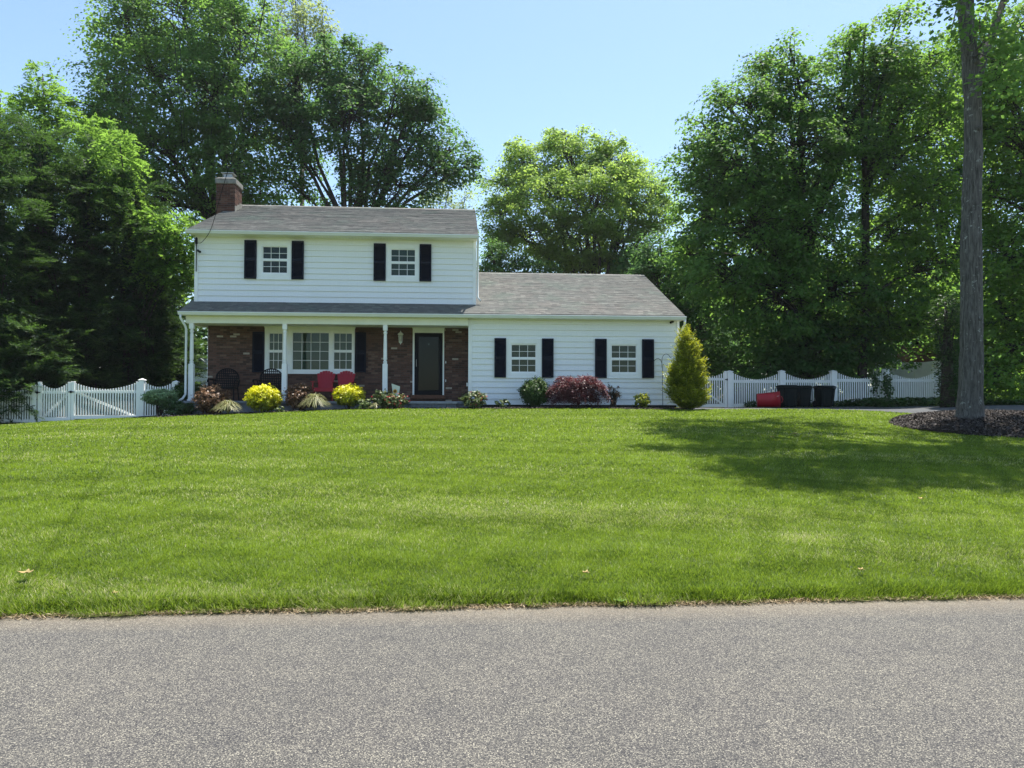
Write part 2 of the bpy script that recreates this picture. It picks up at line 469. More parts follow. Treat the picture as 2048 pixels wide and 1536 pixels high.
# lawn sheet: from the road edge to the beds, fence and driveway
def lawn_far(x):
    if x < -9.9: return 23.85+min(0, (x+12.5)*.25)
    if x <= 7.5: return float(bed_front(x))
    return min(22.75, float(np.interp(x, [p[0] for p in DN], [p[1] for p in DN])))
lx = list(np.arange(-34, -12, 1.0))+list(np.arange(-12, 19.01, .25))
grid_sheet('lawn', lambda x, t: (lambda e: (x, e+t*(max(lawn_far(x), 6.4)-e), g(x, e+t*(max(lawn_far(x), 6.4)-e))+.004))(float(edge(x))+.03), lx, list(np.linspace(0, 1, 50)**1.2), M['lawnsoil'])
def strip(A, B, n=48):
    def f(u, v):
        def at(Pn):
            d = [0]
            for i in range(len(Pn)-1): d.append(d[-1]+math.dist(Pn[i], Pn[i+1]))
            return np.interp(u*d[-1], d, [p[0] for p in Pn]), np.interp(u*d[-1], d, [p[1] for p in Pn])
        a, b = at(A), at(B)
        x = a[0]*(1-v)+b[0]*v; y = a[1]*(1-v)+b[1]*v
        return (float(x), float(y), g(x, y)+.012)
    return f
grid_sheet('driveway', strip(DN, DF), list(np.linspace(0, 1, 60)), list(np.linspace(0, 1, 14)), M['drive'])
grid_sheet('mulch_bed', lambda x, t: (x, float(bed_front(x))*(1-t)+25*t, g(x, float(bed_front(x))*(1-t)+25*t)+.016+.02*math.sin(t*3)), list(np.arange(-9.85, 7.3, .2)), list(np.linspace(0, 1, 12)), M['mulch'])
def md(a, r):
    x = MOUND[0]+2.75*r*math.cos(a); y = MOUND[1]+2.5*r*math.sin(a)
    return (x, y, g(x, y)+float(mound_h(x, y)) + .015*math.sin(x*9)*math.sin(y*8))
grid_sheet('mulch_mound', md, list(np.linspace(0, 2*math.pi, 49)), list(np.linspace(.02, 1, 12)), M['mulch'])
grid_sheet('gravel_verge', lambda x, y: (x, y+float(edge(x))-ROAD_Y+.008*math.sin(x*6)+.006*math.sin(x*23), -.006 + (y-5.79)*.22), list(np.arange(-12, 12, .05)), [5.79, 5.83, 5.87], M['thatchbase'])

# ------------------------------------------------------------------ grass
def make_grass():
    Vs, Rs = [], []
    zones = [(5.70, 6.0, 17000, .0046, .052, 7), (6.0, 7.2, 13000, .0044, .036, 7.5), (7.2, 9, 9500, .0052, .034, 8.5), (9, 11.5, 5200, .0072, .034, 10.5), (11.5, 15, 2700, .010, .035, 15), (15, 23.9, 1100, .016, .036, 21)]
    for y0, y1, dens, w, h, half in zones:
        xa, xb = -half*.93, half*1.0
        if y0 >= 15: xb = 18
        n = int((xb-xa)*(y1-y0)*dens)
        x = RNG.uniform(xa, xb, n); y = RNG.uniform(y0, y1, n)
        fr = edge(x)-.035+.022*np.sin(x*3.1)+.018*np.sin(x*7.7)+.012*np.sin(x*19)
        k = (is_lawn(x, y) | ((y > fr) & (y < 7))); x, y = x[k], y[k]; n = len(x)
        # clumpiness and mowing passes: neighbouring passes lay the blades over in opposite directions
        def wv(a, b, c): return np.sin(a*x+b*y+c)
        pn = wv(.7, 1.9, 0)+wv(1.7, -.6, 2)+wv(.31, .45, 0)
        cl = wv(5.1, 3.3, 0)*wv(-2.9, 6.1, 1)+wv(9.7, 2.3, 2)*wv(3.1, -8.7, 0)+.6*wv(17, 5, 0)*wv(-6, 21, 1)
        passes = np.sin((y-.05*x+.12*np.sin(x*.6)+.15*np.sin(y*1.3))*2*math.pi/1.75)*(.55+.45*np.sin(x*.35+y*.9))
        hh = h*(.5+.75*RNG.random(n))*(1+.05*pn+.16*cl)
        ed = np.clip(1-(y-edge(x))/.22, 0, 1)
        hh = hh*(1+.35*ed)
        az = RNG.uniform(0, 2*math.pi, n)
        lean = .4+.85*RNG.random(n)**1.2
        dx = np.cos(az)*lean+.35*wv(2.3, 4.1, 1)*wv(4.7, -1.1, 0); dy = np.sin(az)*lean + .34*passes*(y > 7)*np.where(y > 11, 1.4, 1)+.35*wv(-3.3, 2.7, 0)*wv(1.9, 5.3, 2) - .8*ed
        nd = np.hypot(dx, dy); sc_ = np.clip(nd, 0, 1.4)/np.maximum(nd, 1e-6)
        dx *= sc_; dy *= sc_
        z = np.maximum(gn(x, y), 0)+.002
        ww = w*(.7+.6*RNG.random(n))
        sx, sy = np.cos(az+1.2+RNG.random(n))*ww*.5, np.sin(az+1.2+RNG.random(n))*ww*.5
        V = np.empty((n, 4, 3))
        V[:, 0] = np.c_[x-sx, y-sy, z]; V[:, 1] = np.c_[x+sx, y+sy, z]
        tx, ty, tz = x+dx*hh, y+dy*hh, z+hh*np.sqrt(np.clip(1-.45*(dx*dx+dy*dy), .12, 1))
        V[:, 2] = np.c_[tx+sx*.35, ty+sy*.35, tz]; V[:, 3] = np.c_[tx-sx*.35, ty-sy*.35, tz]
        Vs.append(V)
        dry = .5+.5*np.sin(x*.55+1.3*np.sin(y*.8+1)+y*2.1)*np.sin(y*.9-.7+.6*np.sin(x*.9))
        dry += .35*np.exp(-((y-8.7-.25*np.sin(x*.8))/1.0)**2)+.12*cl
        spot = np.exp(-(((x-3.6)/.35)**2+((y-7.55)/.2)**2))
        r = np.clip(.29+.23*RNG.normal(size=n)+.055*pn+.13*cl+.10*passes, 0, .52)  # mowing stripes: light off the laid blades is also put into their colour
        isdry = RNG.random(n) < np.clip(.02+.62*np.clip(dry-.55, 0, 1)+.8*spot, 0, .9)
        isdry |= (y < edge(x)+.0) & (RNG.random(n) < .35)
        r = np.where(isdry, .66+.34*RNG.random(n)**1.5, r)
        Rs.append(r)
    o = quads('grass', np.concatenate(Vs), M['grass'], None, np.concatenate(Rs))
    tag(o, kind='stuff')
make_grass()
# loose dry debris where turf meets road
n = 11000
x = RNG.uniform(-9, 9, n); y = edge(x)-.045+RNG.normal(size=n)*.035+.02*np.sin(x*2.3)
o = quads('dry_thatch', leaves(np.c_[x, y, .004+.02*RNG.random(n)], unit(np.c_[RNG.normal(size=(n, 2))*.5, np.ones(n)]), .045, .13), M['thatch'])
tag(o, kind='stuff')
def chips(name, x, y, z, m, L=.06):
    n = len(x)
    o = quads(name, leaves(np.c_[x, y, z+.01*RNG.random(n)+.008], unit(np.c_[RNG.normal(size=(n, 2))*.6, np.ones(n)]), L, .4), m)
    return tag(o, kind='stuff')
x = RNG.uniform(-9.6, 7.2, 16000); y = RNG.uniform(22.1, 24, 16000); k = y > bed_front(x); x, y = x[k], y[k]
chips('mulch', x, y, gn(x, y)+.03, M['chips'])
a = RNG.uniform(0, 2*math.pi, 24000); r_ = np.sqrt(RNG.random(24000))*.995
x = MOUND[0]+2.75*r_*np.cos(a); y = MOUND[1]+2.5*r_*np.sin(a)
chips('mulch', x, y, gn(x, y)+np.maximum(mound_h(x, y), 0)+.004, M['chips'], .075)

# ------------------------------------------------------------------ the house
YW, YB, YU = 23.9, 25.3, 24.5
XL, XR = -8.42, 7.08
XU = .50
house = thing('house', (-.6, 25, 1.3), 'white two storey house with navy shutters, brick porch and low right wing', 'house')
def H(mb, name, m, parent=house, **k): return mb.build(name, m, parent, **k)
def siding(x0, x1, z0, z1, Y, exp_, holes):
    mb = MB(); z = z0; i = 0
    while z < z1-1e-4:
        zt = min(z+exp_, z1)
        cuts = sorted({z, zt} | {c for h in holes for c in (h[2], h[3]) if z < c < zt})
        for a, b in zip(cuts[:-1], cuts[1:]):
            segs = [(x0, x1)]
            for h in holes:
                if h[2] <= a+1e-6 and h[3] >= b-1e-6:
                    segs = [q for s in segs for q in ((s[0], min(s[1], h[0])), (max(s[0], h[1]), s[1])) if q[1]-q[0] > 1e-4]
            for (p, q) in segs:
                ta = .032*(1-(a-z)/exp_)+.003; tb = .032*(1-(b-z)/exp_)+.003
                # individual shingle boards butt with hairline joints and tiny height differences
                mb.add([(p, Y-ta, a), (q, Y-ta, a), (q, Y-tb, b), (p, Y-tb, b), (p, Y+.08, a), (q, Y+.08, a), (q, Y+.08, b), (p, Y+.08, b)],
                       [(0, 1, 2, 3), (0, 4, 5, 1), (5, 6, 2, 1), (4, 0, 3, 7), (4, 7, 6, 5), (3, 2, 6, 7)])
        z = zt; i += 1
    return mb
openings_w, openings_u = [], []
def frame(mb, x0, x1, z0, z1, w, y0, y1):
    mb.box(x0, x1, y0, y1, z1-w, z1); mb.box(x0, x1, y0, y1, z0, z0+w)
    mb.box(x0, x0+w, y0, y1, z0+w, z1-w); mb.box(x1-w, x1, y0, y1, z0+w, z1-w)
def sash_window(out, inn, Y, cols=3, rows=4, double=True, blind='closed', trim=True, root=None):
    """out, inn: (x0,x1,z0,z1)"""
    x0, x1, z0, z1 = out; a0, a1, b0, b1 = inn
    if root is None:
        mb = MB()
        mb.box(x0, a0-.0, Y-.045, Y+.02, z0, z1); mb.box(a1, x1, Y-.045, Y+.02, z0, z1)
        mb.box(a0, a1, Y-.045, Y+.02, b1, z1); mb.box(a0, a1, Y-.045, Y+.02, z0, b0)
        mb.box(x0-.015, x1+.015, Y-.06, Y+.02, z0-.03, z0)
        w = H(mb, 'window', M['trim'], bevel=.004)
    else: w = root
    f = MB(); frame(f, a0, a1, b0, b1, .032, Y-.03, Y+.09)
    fr = f.build('window_frame', M['vinyl'], w)
    gx0, gx1, gz0, gz1 = a0+.032, a1-.032, b0+.032, b1-.032
    zm = (gz0+gz1)/2
    s = MB()
    if double:
        s.box(gx0, gx1, Y-.012, Y+.03, zm-.022, zm+.022)
        frame(s, gx0, gx1, gz0, zm-.022, .020, Y-.006, Y+.03); frame(s, gx0, gx1, zm+.022, gz1, .020, Y+.0, Y+.035)
    for i in range(1, cols):
        xx = gx0+(gx1-gx0)*i/cols; s.box(xx-.007, xx+.007, Y+.012, Y+.028, gz0, gz1)
    for j in range(1, rows):
        if double and j*2 == rows: continue
        zz = gz0+(gz1-gz0)*j/rows; s.box(gx0, gx1, Y+.013, Y+.027, zz-.007, zz+.007)
    s.build('window_sash', M['vinyl'], w)
    p = MB(); p.box(gx0, gx1, Y+.036, Y+.040, gz0, gz1); p.build('window_pane', M['glass'], w)
    b = MB(); zz = gz0+.01; tilt = {'closed': 1.1, 'half': .75, 'open': .25}[blind]
    while zz < gz1:
        m_ = Matrix.Translation((0, Y+.10, zz)) @ Matrix.Rotation(-tilt, 4, 'X')
        b.box(gx0, gx1, -.024, .024, -.0015, .0015, m_); zz += .043
    b.build('window_blind', M['blind'], w)
    return w
def shutter(x0, x1, z0, z1, Y):
    mb = MB(); frame(mb, x0, x1, z0, z1, .05, Y-.085, Y-.036)
    zm = (z0+z1)/2; mb.box(x0+.05, x1-.05, Y-.084, Y-.038, zm-.035, zm+.035)
    zz = z0+.065
    while zz < z1-.06:
        if abs(zz-zm) > .05:
            mb.box(x0+.05, x1-.05, -.021, .021, -.004, .004, Matrix.Translation((0, Y-.064, zz)) @ Matrix.Rotation(.75, 4, 'X'))
        zz += .04
    mb.box(x0+.05, x1-.05, Y-.050, Y-.040, z0+.05, z1-.05)
    return H(mb, 'shutter', M['shutter'])
def rect(px0, px1, py0, py1, Y):
    xm = (px0+px1)/2
    return (WX(px0, Y), WX(px1, Y), WZ(xm, py1, Y), WZ(xm, py0, Y))
for o_, i_, sh, Y, bl in [
    ((1012, 1083, 677.5, 754.6), (1020, 1074, 687, 746.5), ((988.5, 1011.5), (1083.5, 1106.5)), YW, 'half'),
    ((1213, 1283, 679, 755.5), (1220.5, 1275, 688.5, 747.5), ((1189.5, 1212.5), (1283.5, 1307)), YW, 'half'),
    ((512, 581, 482.5, 558), (520.5, 575, 491, 548.5), ((487, 511), (582, 606)), YU, 'open'),
    ((770.6, 837.5, 489, 562), (778, 831.5, 496.5, 554), ((746, 770), (838, 861.5)), YU, 'half')]:
    out = rect(*o_, Y); inn = rect(*i_, Y)
    (openings_w if Y == YW else openings_u).append((inn[0], inn[1], inn[2], inn[3]))
    sash_window(out, inn, Y, blind=bl)
    for s in sh: shutter(WX(s[0], Y), WX(s[1], Y), out[2]-.01, out[3]+.01, Y)
ZWB, ZWT = 1.45, 4.17
ZUB, ZUT = 4.72, 6.80
mb = siding(WX(940, YW), XR-.05, ZWB, ZWT, YW, .1845, openings_w)
H(mb, 'wall', M['siding'])['label'] = 'white clapboard front of the wing'
mb = siding(XL+.05, XU-.05, ZUB, ZUT, YU, .187, openings_u)
H(mb, 'wall', M['siding'])['label'] = 'white clapboard upper storey'
xc0, xc1 = WX(936.3, YW), WX(943, YW)
for q in ((xc0, xc1, YW, 1.36, ZWT), (XR-.06, XR+.03, YW, 1.36, ZWT), (XL-.02, XL+.09, YU, 4.6, ZUT), (XU-.08, XU+.03, YU, 4.6, ZUT)):
    mb = MB(); mb.box(q[0], q[1], q[2]-.05, q[2]+.1, q[3], q[4]); H(mb, 'corner_board', M['trim'], bevel=.004)
mb = MB(); mb.box(XL+.09, XU-.08, YU-.035, YU+.05, ZUB-.06, ZUB); H(mb, 'base_board', M['trim'])
# rest of the shell: gables, back, foundation
mb = MB()
RZ = 9.02; RY = 29.0; UE = 24.05; BE = 33.95
def upz(y): return 6.93+(min(y, 2*RY-y)-UE)*.41
def loz(y): return 4.30+(min(y, 2*28.8-y)-23.5)*.41
gab = [(YU+.1, 4.2), (YU+.1, upz(YU+.1)-.1), (RY, upz(RY)-.1), (33.5, upz(33.5)-.1), (33.5, 4.0), (YB+.1, 4.0), (YB+.1, 4.2)]
mb.prism(gab, 'x', XL-.01, XL+.1)
mb.prism([(YU+.1, 4.2), (YU+.1, upz(YU+.1)-.1), (RY, upz(RY)-.1), (33.5, upz(33.5)-.1), (33.5, 4.2)], 'x', XU-.1, XU+.01)
mb.prism([(YW+.1, 1.3), (YW+.1, loz(YW)-.1), (28.8, loz(28.8)-.1), (33.7, loz(33.7)-.1), (33.7, 1.3)], 'x', XR-.1, XR+.01)
mb.box(XL+.1, XU-.1, 33.4, 33.5, 1.3, 6.8); mb.box(XU+.01, XR-.1, 33.6, 33.7, 1.3, 4.2)
mb.box(xc0+.02, xc1-.02, YW+.1, YB, 1.3, 4.2)
H(mb, 'wall', M['siding'])
mb = MB(); mb.box(XL+.15, XU-.1, 27.3, 27.4, 1.6, 6.7); mb.box(XU+.05, XR-.15, 26.5, 26.6, 1.5, 4.1); mb.box(XL+.15, XR-.15, 24.7, 33, 1.44, 1.5)
H(mb, 'interior_wall', M['interior'])
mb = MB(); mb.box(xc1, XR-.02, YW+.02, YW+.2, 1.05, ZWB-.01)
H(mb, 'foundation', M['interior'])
# roofs with real shingle courses
def roof(name, x0, x1, ye, ze, yr, slope, skip=None):
    mb = MB(); ex = .125/math.hypot(1, slope); n = int((yr-ye)/ex)+1
    def course(ya, yb, za, zb, xa, xb):
        mb.add([(xa, ya, za+.017), (xb, ya, za+.017), (xb, yb, zb+.003), (xa, yb, zb+.003), (xa, ya, za-.004), (xb, ya, za-.004)], [(0, 1, 2, 3), (4, 5, 1, 0)])
    for i in range(n):
        ya = ye+i*ex; yb = min(ya+ex, yr); za = ze+(ya-ye)*slope; zb = ze+(yb-ye)*slope
        segs = [(x0, x1)]
        if skip and ya > skip[2]: segs = [(skip[1], x1)]
        for (xa, xb) in segs:
            # split each course in slightly lifted runs so the lines are not ruler straight
            xx = xa
            while xx < xb:
                xn = min(xb, xx+random.uniform(.5, 1.6)); l = random.uniform(-.0025, .0035)
                course(ya, yb, za+l, zb+l*.3, xx, xn); xx = xn
    # deck and back slope
    t = .09
    mb.prism([(ye, ze-.005), (yr, ze-.005+(yr-ye)*slope), (yr, ze-t+(yr-ye)*slope), (ye, ze-t)], 'x', (skip[1] if skip else x0)+.002, x1-.002)
    if skip:
        mb.prism([(ye, ze-.005), (skip[2]+.3, ze-.005+(skip[2]+.3-ye)*slope), (skip[2]+.3, ze-t+(skip[2]+.3-ye)*slope), (ye, ze-t)], 'x', x0+.002, skip[1]+.002)
    yb_ = 2*yr-ye
    mb.prism([(yr, ze+(yr-ye)*slope), (yb_, ze), (yb_, ze-t), (yr, ze-t+(yr-ye)*slope)], 'x', (skip[1] if skip else x0)+.002, x1-.002)
    # ridge caps
    zr = ze+(yr-ye)*slope; xx = (skip[1] if skip else x0)
    while xx < x1:
        xn = min(x1, xx+.14)
        mb.prism([(yr-.14, zr-.14*slope+.012), (yr, zr+.028), (yr+.14, zr-.14*slope+.012), (yr+.14, zr-.14*slope+.004), (yr-.14, zr-.14*slope+.004)], 'x', xx, xn-.004)
        xx = xn
    return H(mb, name, M['shingle'])
roof('roof', XL-.10, XU+.08, 24.02, 6.925, RY, .41)
roof('roof', XL-.12, XR+.10, 23.47, 4.30, 28.8, .41, skip=(XL, XU+.0, YU))
# rakes, soffits, fascia, porch beam
def rake(x, ya, za, yb, zb, w=.14):
    mb = MB(); mb.prism([(ya, za-.012), (yb, zb-.012), (yb, zb-w), (ya, za-w)], 'x', x-.02, x+.02)
    H(mb, 'rake_board', M['trim'])
zr = 6.925+(RY-24.02)*.41; rake(XL-.085, 24.05, 6.93, RY, zr); rake(XU+.062, 24.05, 6.93, RY, zr)
rake(XL-.085, 2*RY-24.05, 6.93, RY, zr); rake(XU+.062, 2*RY-24.05, 6.93, RY, zr)
zr = 4.30+(28.8-23.47)*.41; rake(XR+.08, 23.5, 4.31, 28.8, zr); rake(XR+.08, 34.1, 4.31, 28.8, zr)
rake(XL-.10, 23.5, 4.31, YU+.1, 4.31+(YU-23.4)*.41)
mb = MB(); mb.box(XL-.08, XU+.06, 24.08, 24.10, 6.79, 6.90); H(mb, 'fascia', M['trim'])
mb = MB(); mb.box(XL-.1, XR+.08, 23.56, 23.58, 4.17, 4.28); H(mb, 'fascia', M['trim'])
mb = MB()
for (xa, xb, ya, yb, zz) in ((XL-.08, XU+.06, 24.10, YU, 6.79), (xc1, XR+.08, 23.58, YW, 4.17), (XL-.1, xc1, 23.58, 23.76, 4.17)):
    xx = xa
    while xx < xb-1e-3:
        xn = min(xb, xx+.10); mb.box(xx+.004, xn-.004, ya, yb+.02, zz, zz+.012); xx = xn
    mb.box(xa, xb, ya, yb+.02, zz+.012, zz+.03)
mb.box(XL-.02, xc0, 23.9, YB, 4.02, 4.05)
H(mb, 'soffit', M['soffit'])
YBM = 23.76
zb0 = 3.955
mb = MB(); mb.box(XL-.02, xc0-.003, YBM, YBM+.16, zb0, 4.17); mb.box(XL-.02, XL+.14, YBM+.16, YB, zb0+.0, 4.17)
mb.box(XL-.02, xc0-.003, YBM-.012, YBM, 4.10, 4.17)
H(mb, 'porch_beam', M['soffit'])
# gutters as open troughs with a curled lip
def gutter(x0, x1, yf, zt):
    mb = MB()
    pr = [(yf+.10, zt), (yf+.10, zt-.10), (yf+.035, zt-.10), (yf+.02, zt-.06), (yf, zt-.025), (yf, zt), (yf+.012, zt+.004), (yf+.012, zt-.02), (yf+.03, zt-.06), (yf+.04, zt-.09), (yf+.095, zt-.09), (yf+.095, zt)]
    mb.prism(pr, 'x', x0, x1)
    return H(mb, 'gutter', M['gutter'])
gutter(XL-.14, XU+.10, 23.965, 6.90); gutter(XL-.16, XR+.14, 23.44, 4.28)
mb = MB(); x_ = XL-.09
mb.tube([(x_, 23.5, 4.18), (x_+.0, 23.5, 4.08), (x_+.10, 23.62, 3.86), (x_+.12, 23.66, 3.75), (x_+.12, 23.66, 1.75), (x_+.06, 23.6, 1.62), (x_-.08, 23.45, 1.5)], .036, 8)
H(mb, 'downspout', M['gutter'], smooth=True)
mb = MB(); x_ = XR+.10
mb.tube([(x_, 23.5, 4.18), (x_, 23.5, 4.05), (x_-.05, 23.75, 3.80), (x_-.06, 23.86, 3.65), (x_-.06, 23.86, 1.5), (x_+.05, 23.7, 1.35)], .04, 8)
H(mb, 'downspout', M['gutter'], smooth=True)
mb = MB(); x_ = XU+.075
mb.tube([(x_, 24.02, 6.8), (x_, 24.1, 6.7), (x_, 24.46, 6.45), (x_, 24.46, 4.95), (x_+.1, 24.40, 4.82)], .036, 8)
H(mb, 'downspout', M['gutter'], smooth=True)
# brick porch wall
XBL = WX(415, YB); XBR = xc0+.02
win = rect(529, 709, 656, 746, YB); door = rect(825, 888, 657, 790, YB)
mb = MB()
zt = 4.02
mb.box(XBL, win[0], YB, YB+.2, 1.3, zt); mb.box(win[1], door[0], YB, YB+.2, 1.3, zt); mb.box(door[1], XBR, YB, YB+.2, 1.3, zt)
mb.box(win[0], win[1], YB, YB+.2, 1.3, win[2]); mb.box(win[0], win[1], YB, YB+.2, win[3], zt); mb.box(door[0], door[1], YB, YB+.2, 1.3, door[2]-.13); mb.box(door[0], door[1], YB, YB+.2, door[3], zt)
mb.box(XBL, XBL+.2, YB+.2, 33.5, 1.3, zt)
H(mb, 'brick_wall', M['brick'])
mb = MB(); xx = win[0]
while xx < win[1]: mb.box(xx, xx+.065, YB-.03, YB, win[2]-.10, win[2]-.002); xx += .075
H(mb, 'brick_sill', M['brick'])
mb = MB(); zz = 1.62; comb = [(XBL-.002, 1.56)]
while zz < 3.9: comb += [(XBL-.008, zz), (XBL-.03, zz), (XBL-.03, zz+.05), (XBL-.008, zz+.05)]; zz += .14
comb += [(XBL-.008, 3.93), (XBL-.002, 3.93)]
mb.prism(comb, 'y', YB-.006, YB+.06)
H(mb, 'sunlit_corner_brick', M['trim'])  # white brick ends: the sunlight catching them is put into the colour
# picture window, three lights in one white casing
mb = MB()
L_ = rect(535, 567, 664, 741, YB); Cn = rect(583, 659, 664, 741, YB); R_ = rect(664.5, 706, 664, 741, YB)
for a, b in ((win[0], L_[0]), (L_[1], Cn[0]), (Cn[1], R_[0]), (R_[1], win[1])): mb.box(a, b, YB-.045, YB+.05, win[2], win[3])
for q in (L_, Cn, R_): mb.box(q[0], q[1], YB-.045, YB+.05, win[2], q[2]); mb.box(q[0], q[1], YB-.045, YB+.05, q[3], win[3])
mb.box(win[0]-.02, win[1]+.02, YB-.035, YB-.001, win[3], 4.02)
mb.box(win[0]-.02, win[1]+.02, YB-.07, YB+.05, win[2]-.035, win[2])
pw = H(mb, 'window', M['trim'], bevel=.004); pw['label'] = 'wide three light picture window'
sash_window(None or win, L_, YB, 3, 4, True, 'closed', root=pw); sash_window(win, Cn, YB, 4, 4, False, 'closed', root=pw); sash_window(win, R_, YB, 3, 4, True, 'closed', root=pw)
shutter(WX(505, YB), WX(530, YB)-.03, WZ(517, 745, YB), WZ(517, 664, YB), YB)
shutter(WX(709, YB)+.03, WX(732, YB), WZ(720, 745, YB), WZ(720, 665, YB), YB)
# door
dx0, dx1, dz0, dz1 = door
bd = rect(828.7, 885, 666, 789.6, YB)
mb = MB(); mb.box(dx0, bd[0], YB-.04, YB+.1, dz0, dz1); mb.box(bd[1], dx1, YB-.04, YB+.1, dz0, dz1); mb.box(bd[0], bd[1], YB-.04, YB+.1, bd[3], dz1); mb.box(dx0-.02, dx1+.02, YB-.03, YB-.001, dz1, 4.02)
H(mb, 'door_frame', M['trim'], bevel=.004)
mb = MB(); mb.box(dx0-.05, dx1+.05, YB-.12, YB+.1, dz0-.13, dz0)
H(mb, 'door_sill', M['wood'], bevel=.01)
mb = MB(); x0, x1, z0, z1 = bd
mb.box(x0, x0+.13, YB-.03, YB+.02, z0, z1); mb.box(x1-.13, x1, YB-.03, YB+.02, z0, z1); mb.box(x0+.13, x1-.13, YB-.03, YB+.02, z1-.13, z1); mb.box(x0+.13, x1-.13, YB-.03, YB+.02, z0, z0+.15)
frame(mb, x0+.115, x1-.115, z0+.135, z1-.115, .02, YB-.04, YB-.03)
sd_ = H(mb, 'storm_door', M['black'], bevel=.004)
mb = MB(); mb.box(x0+.12, x1-.12, YB-.006, YB-.002, z0+.14, z1-.12); mb.build('door_glass', M['doorglass'], sd_)
mb = MB(); mb.tube([(x0+.065, YB-.03, 2.72), (x0+.065, YB-.08, 2.74), (x0+.065, YB-.08, 2.92), (x0+.065, YB-.03, 2.94)], .009, 6); mb.build('door_handle', M['metal'], sd_)
mb = MB(); mb.box(x0, x1, YB+.10, YB+.14, z0, z1)
zc = [z0+.15, z0+.75, z0+.85, z1-.75, z1-.65, z1-.15]
for (a, b) in ((zc[0], zc[1]), (zc[2], zc[3]), (zc[4], zc[5])):
    for (c, d) in ((x0+.16, (x0+x1)/2-.04), ((x0+x1)/2+.04, x1-.16)): frame(mb, c, d, a, b, .03, YB+.088, YB+.10)
idr = H(mb, 'front_door', M['door'])
mb = MB(); mb.lathe((x0+x1)/2, 0, [(.001, -.03), (.028, -.03), (.03, -.005), (.001, 0)], 10); mb.v = [(a, YB+.085+c, WZ(857, 688, YB)+b) for a, b, c in mb.v]
mb.build('door_knocker', M['metal'], idr)
mb = MB(); lx_, lz_ = WX(800.5, YB-.16), WZ(800, 676, YB-.16)
mb.box(lx_-.05, lx_+.05, YB-.03, YB, lz_-.02, lz_+.16); mb.tube([(lx_, YB-.02, lz_+.12), (lx_, YB-.1, lz_+.22), (lx_, YB-.16, lz_+.20)], .012, 6)
mb.lathe(lx_, YB-.16, [(.01, lz_+.24), (.02, lz_+.20), (.10, lz_+.13), (.09, lz_+.115), (.06, lz_+.11)], 6)
for k in range(6):
    a_ = k*math.pi/3; mb.bar((lx_+.072*math.cos(a_), YB-.16+.072*math.sin(a_), lz_+.115), (lx_+.05*math.cos(a_), YB-.16+.05*math.sin(a_), lz_-.13), .012, .012)
mb.lathe(lx_, YB-.16, [(.06, lz_-.12), (.055, lz_-.15), (.02, lz_-.18), (.012, lz_-.21), (.001, lz_-.22)], 6)
wl = H(mb, 'wall_lantern', M['trim'])
mb = MB(); mb.lathe(lx_, YB-.16, [(.066, lz_+.112), (.045, lz_-.125)], 6); mb.build('lantern_glass', M['lampglass'], wl)
mb = MB(); mb.lathe(lx_, YB-.16, [(.012, lz_-.12), (.014, lz_-.03), (.03, lz_+.01), (.028, lz_+.04), (.005, lz_+.06)], 8); mb.build('bulb', M['trim'], wl)
for py in (724.5, 761.5):
    mb = MB(); x_ = WX(891.3, YB); z_ = WZ(891, py, YB); mb.box(x_-.014, x_+.014, YB-.03, YB, z_-.04, z_+.04); H(mb, 'doorbell', M['trim'], bevel=.004)
mb = MB(); x_ = WX(934.5, YB-.3); z_ = WZ(934, 769, YB-.3); mb.box(x_-.03, x_+.02, YB-.3, YB-.26, z_-.06, z_+.06); H(mb, 'outlet_cover', M['trim'], bevel=.004)
# porch slab, posts, steps
mb = MB(); mb.box(XL-.02, xc0-.01, 23.42, YB-.002, 1.47, 1.55); mb.box(XL+.03, xc0-.03, 23.47, YB-.002, .7, 1.47)
H(mb, 'porch_slab', M['concrete'], bevel=.008)
def post(px):
    x = WX(px, 23.84); y = 23.84; mb = MB()
    zs = WZ(px, 728, 23.84)
    mb.box(x-.095, x+.095, y-.095, y+.095, 1.551, 1.60)
    mb.box(x-.075, x+.075, y-.075, y+.075, 1.60, zs)
    mb.lathe(x, y, [(.070, zs), (.055, zs+.03), (.062, zs+.05), (.062, zs+.09), (.045, zs+.10), (.045, zs+.12), (.058, zs+.14), (.060, zs+.2), (.056, zs+.6), (.05, 3.60), (.045, 3.66), (.062, 3.69), (.062, 3.72), (.046, 3.74), (.052, 3.78)], 16)
    mb.box(x-.068, x+.068, y-.068, y+.068, 3.78, zb0)
    return H(mb, 'porch_post', M['vinyl'], bevel=.003)
for px in (382.5, 569, 770): post(px)
mb = MB(); xs0, xs1 = WX(817, 22.9), WX(915, 22.9)
mb.box(xs0, xs1, 22.86, 23.415, 1.475, 1.545)
mb.box(xs0-.09, xs1+.02, 22.62, 22.8, 1.315, 1.36)
H(mb, 'porch_step', M['concrete'], bevel=.012)
mb = MB(); xx = xs0+.02
for k, wd in enumerate((.27, .40, .02, .42, .30, .12)):
    if wd < .05: continue
    mb.box(xx, min(xx+wd, xs1-.04), 22.90, 23.41, 1.365, 1.472); xx += wd+.012
mb.box(xs0+.02, xs1-.05, 22.94, 23.41, .9, 1.47)
mb.box(xs0-.07, xs1, 22.65, 22.85, .9, 1.315)
H(mb, 'step_block', M['bluestone'], bevel=.008)
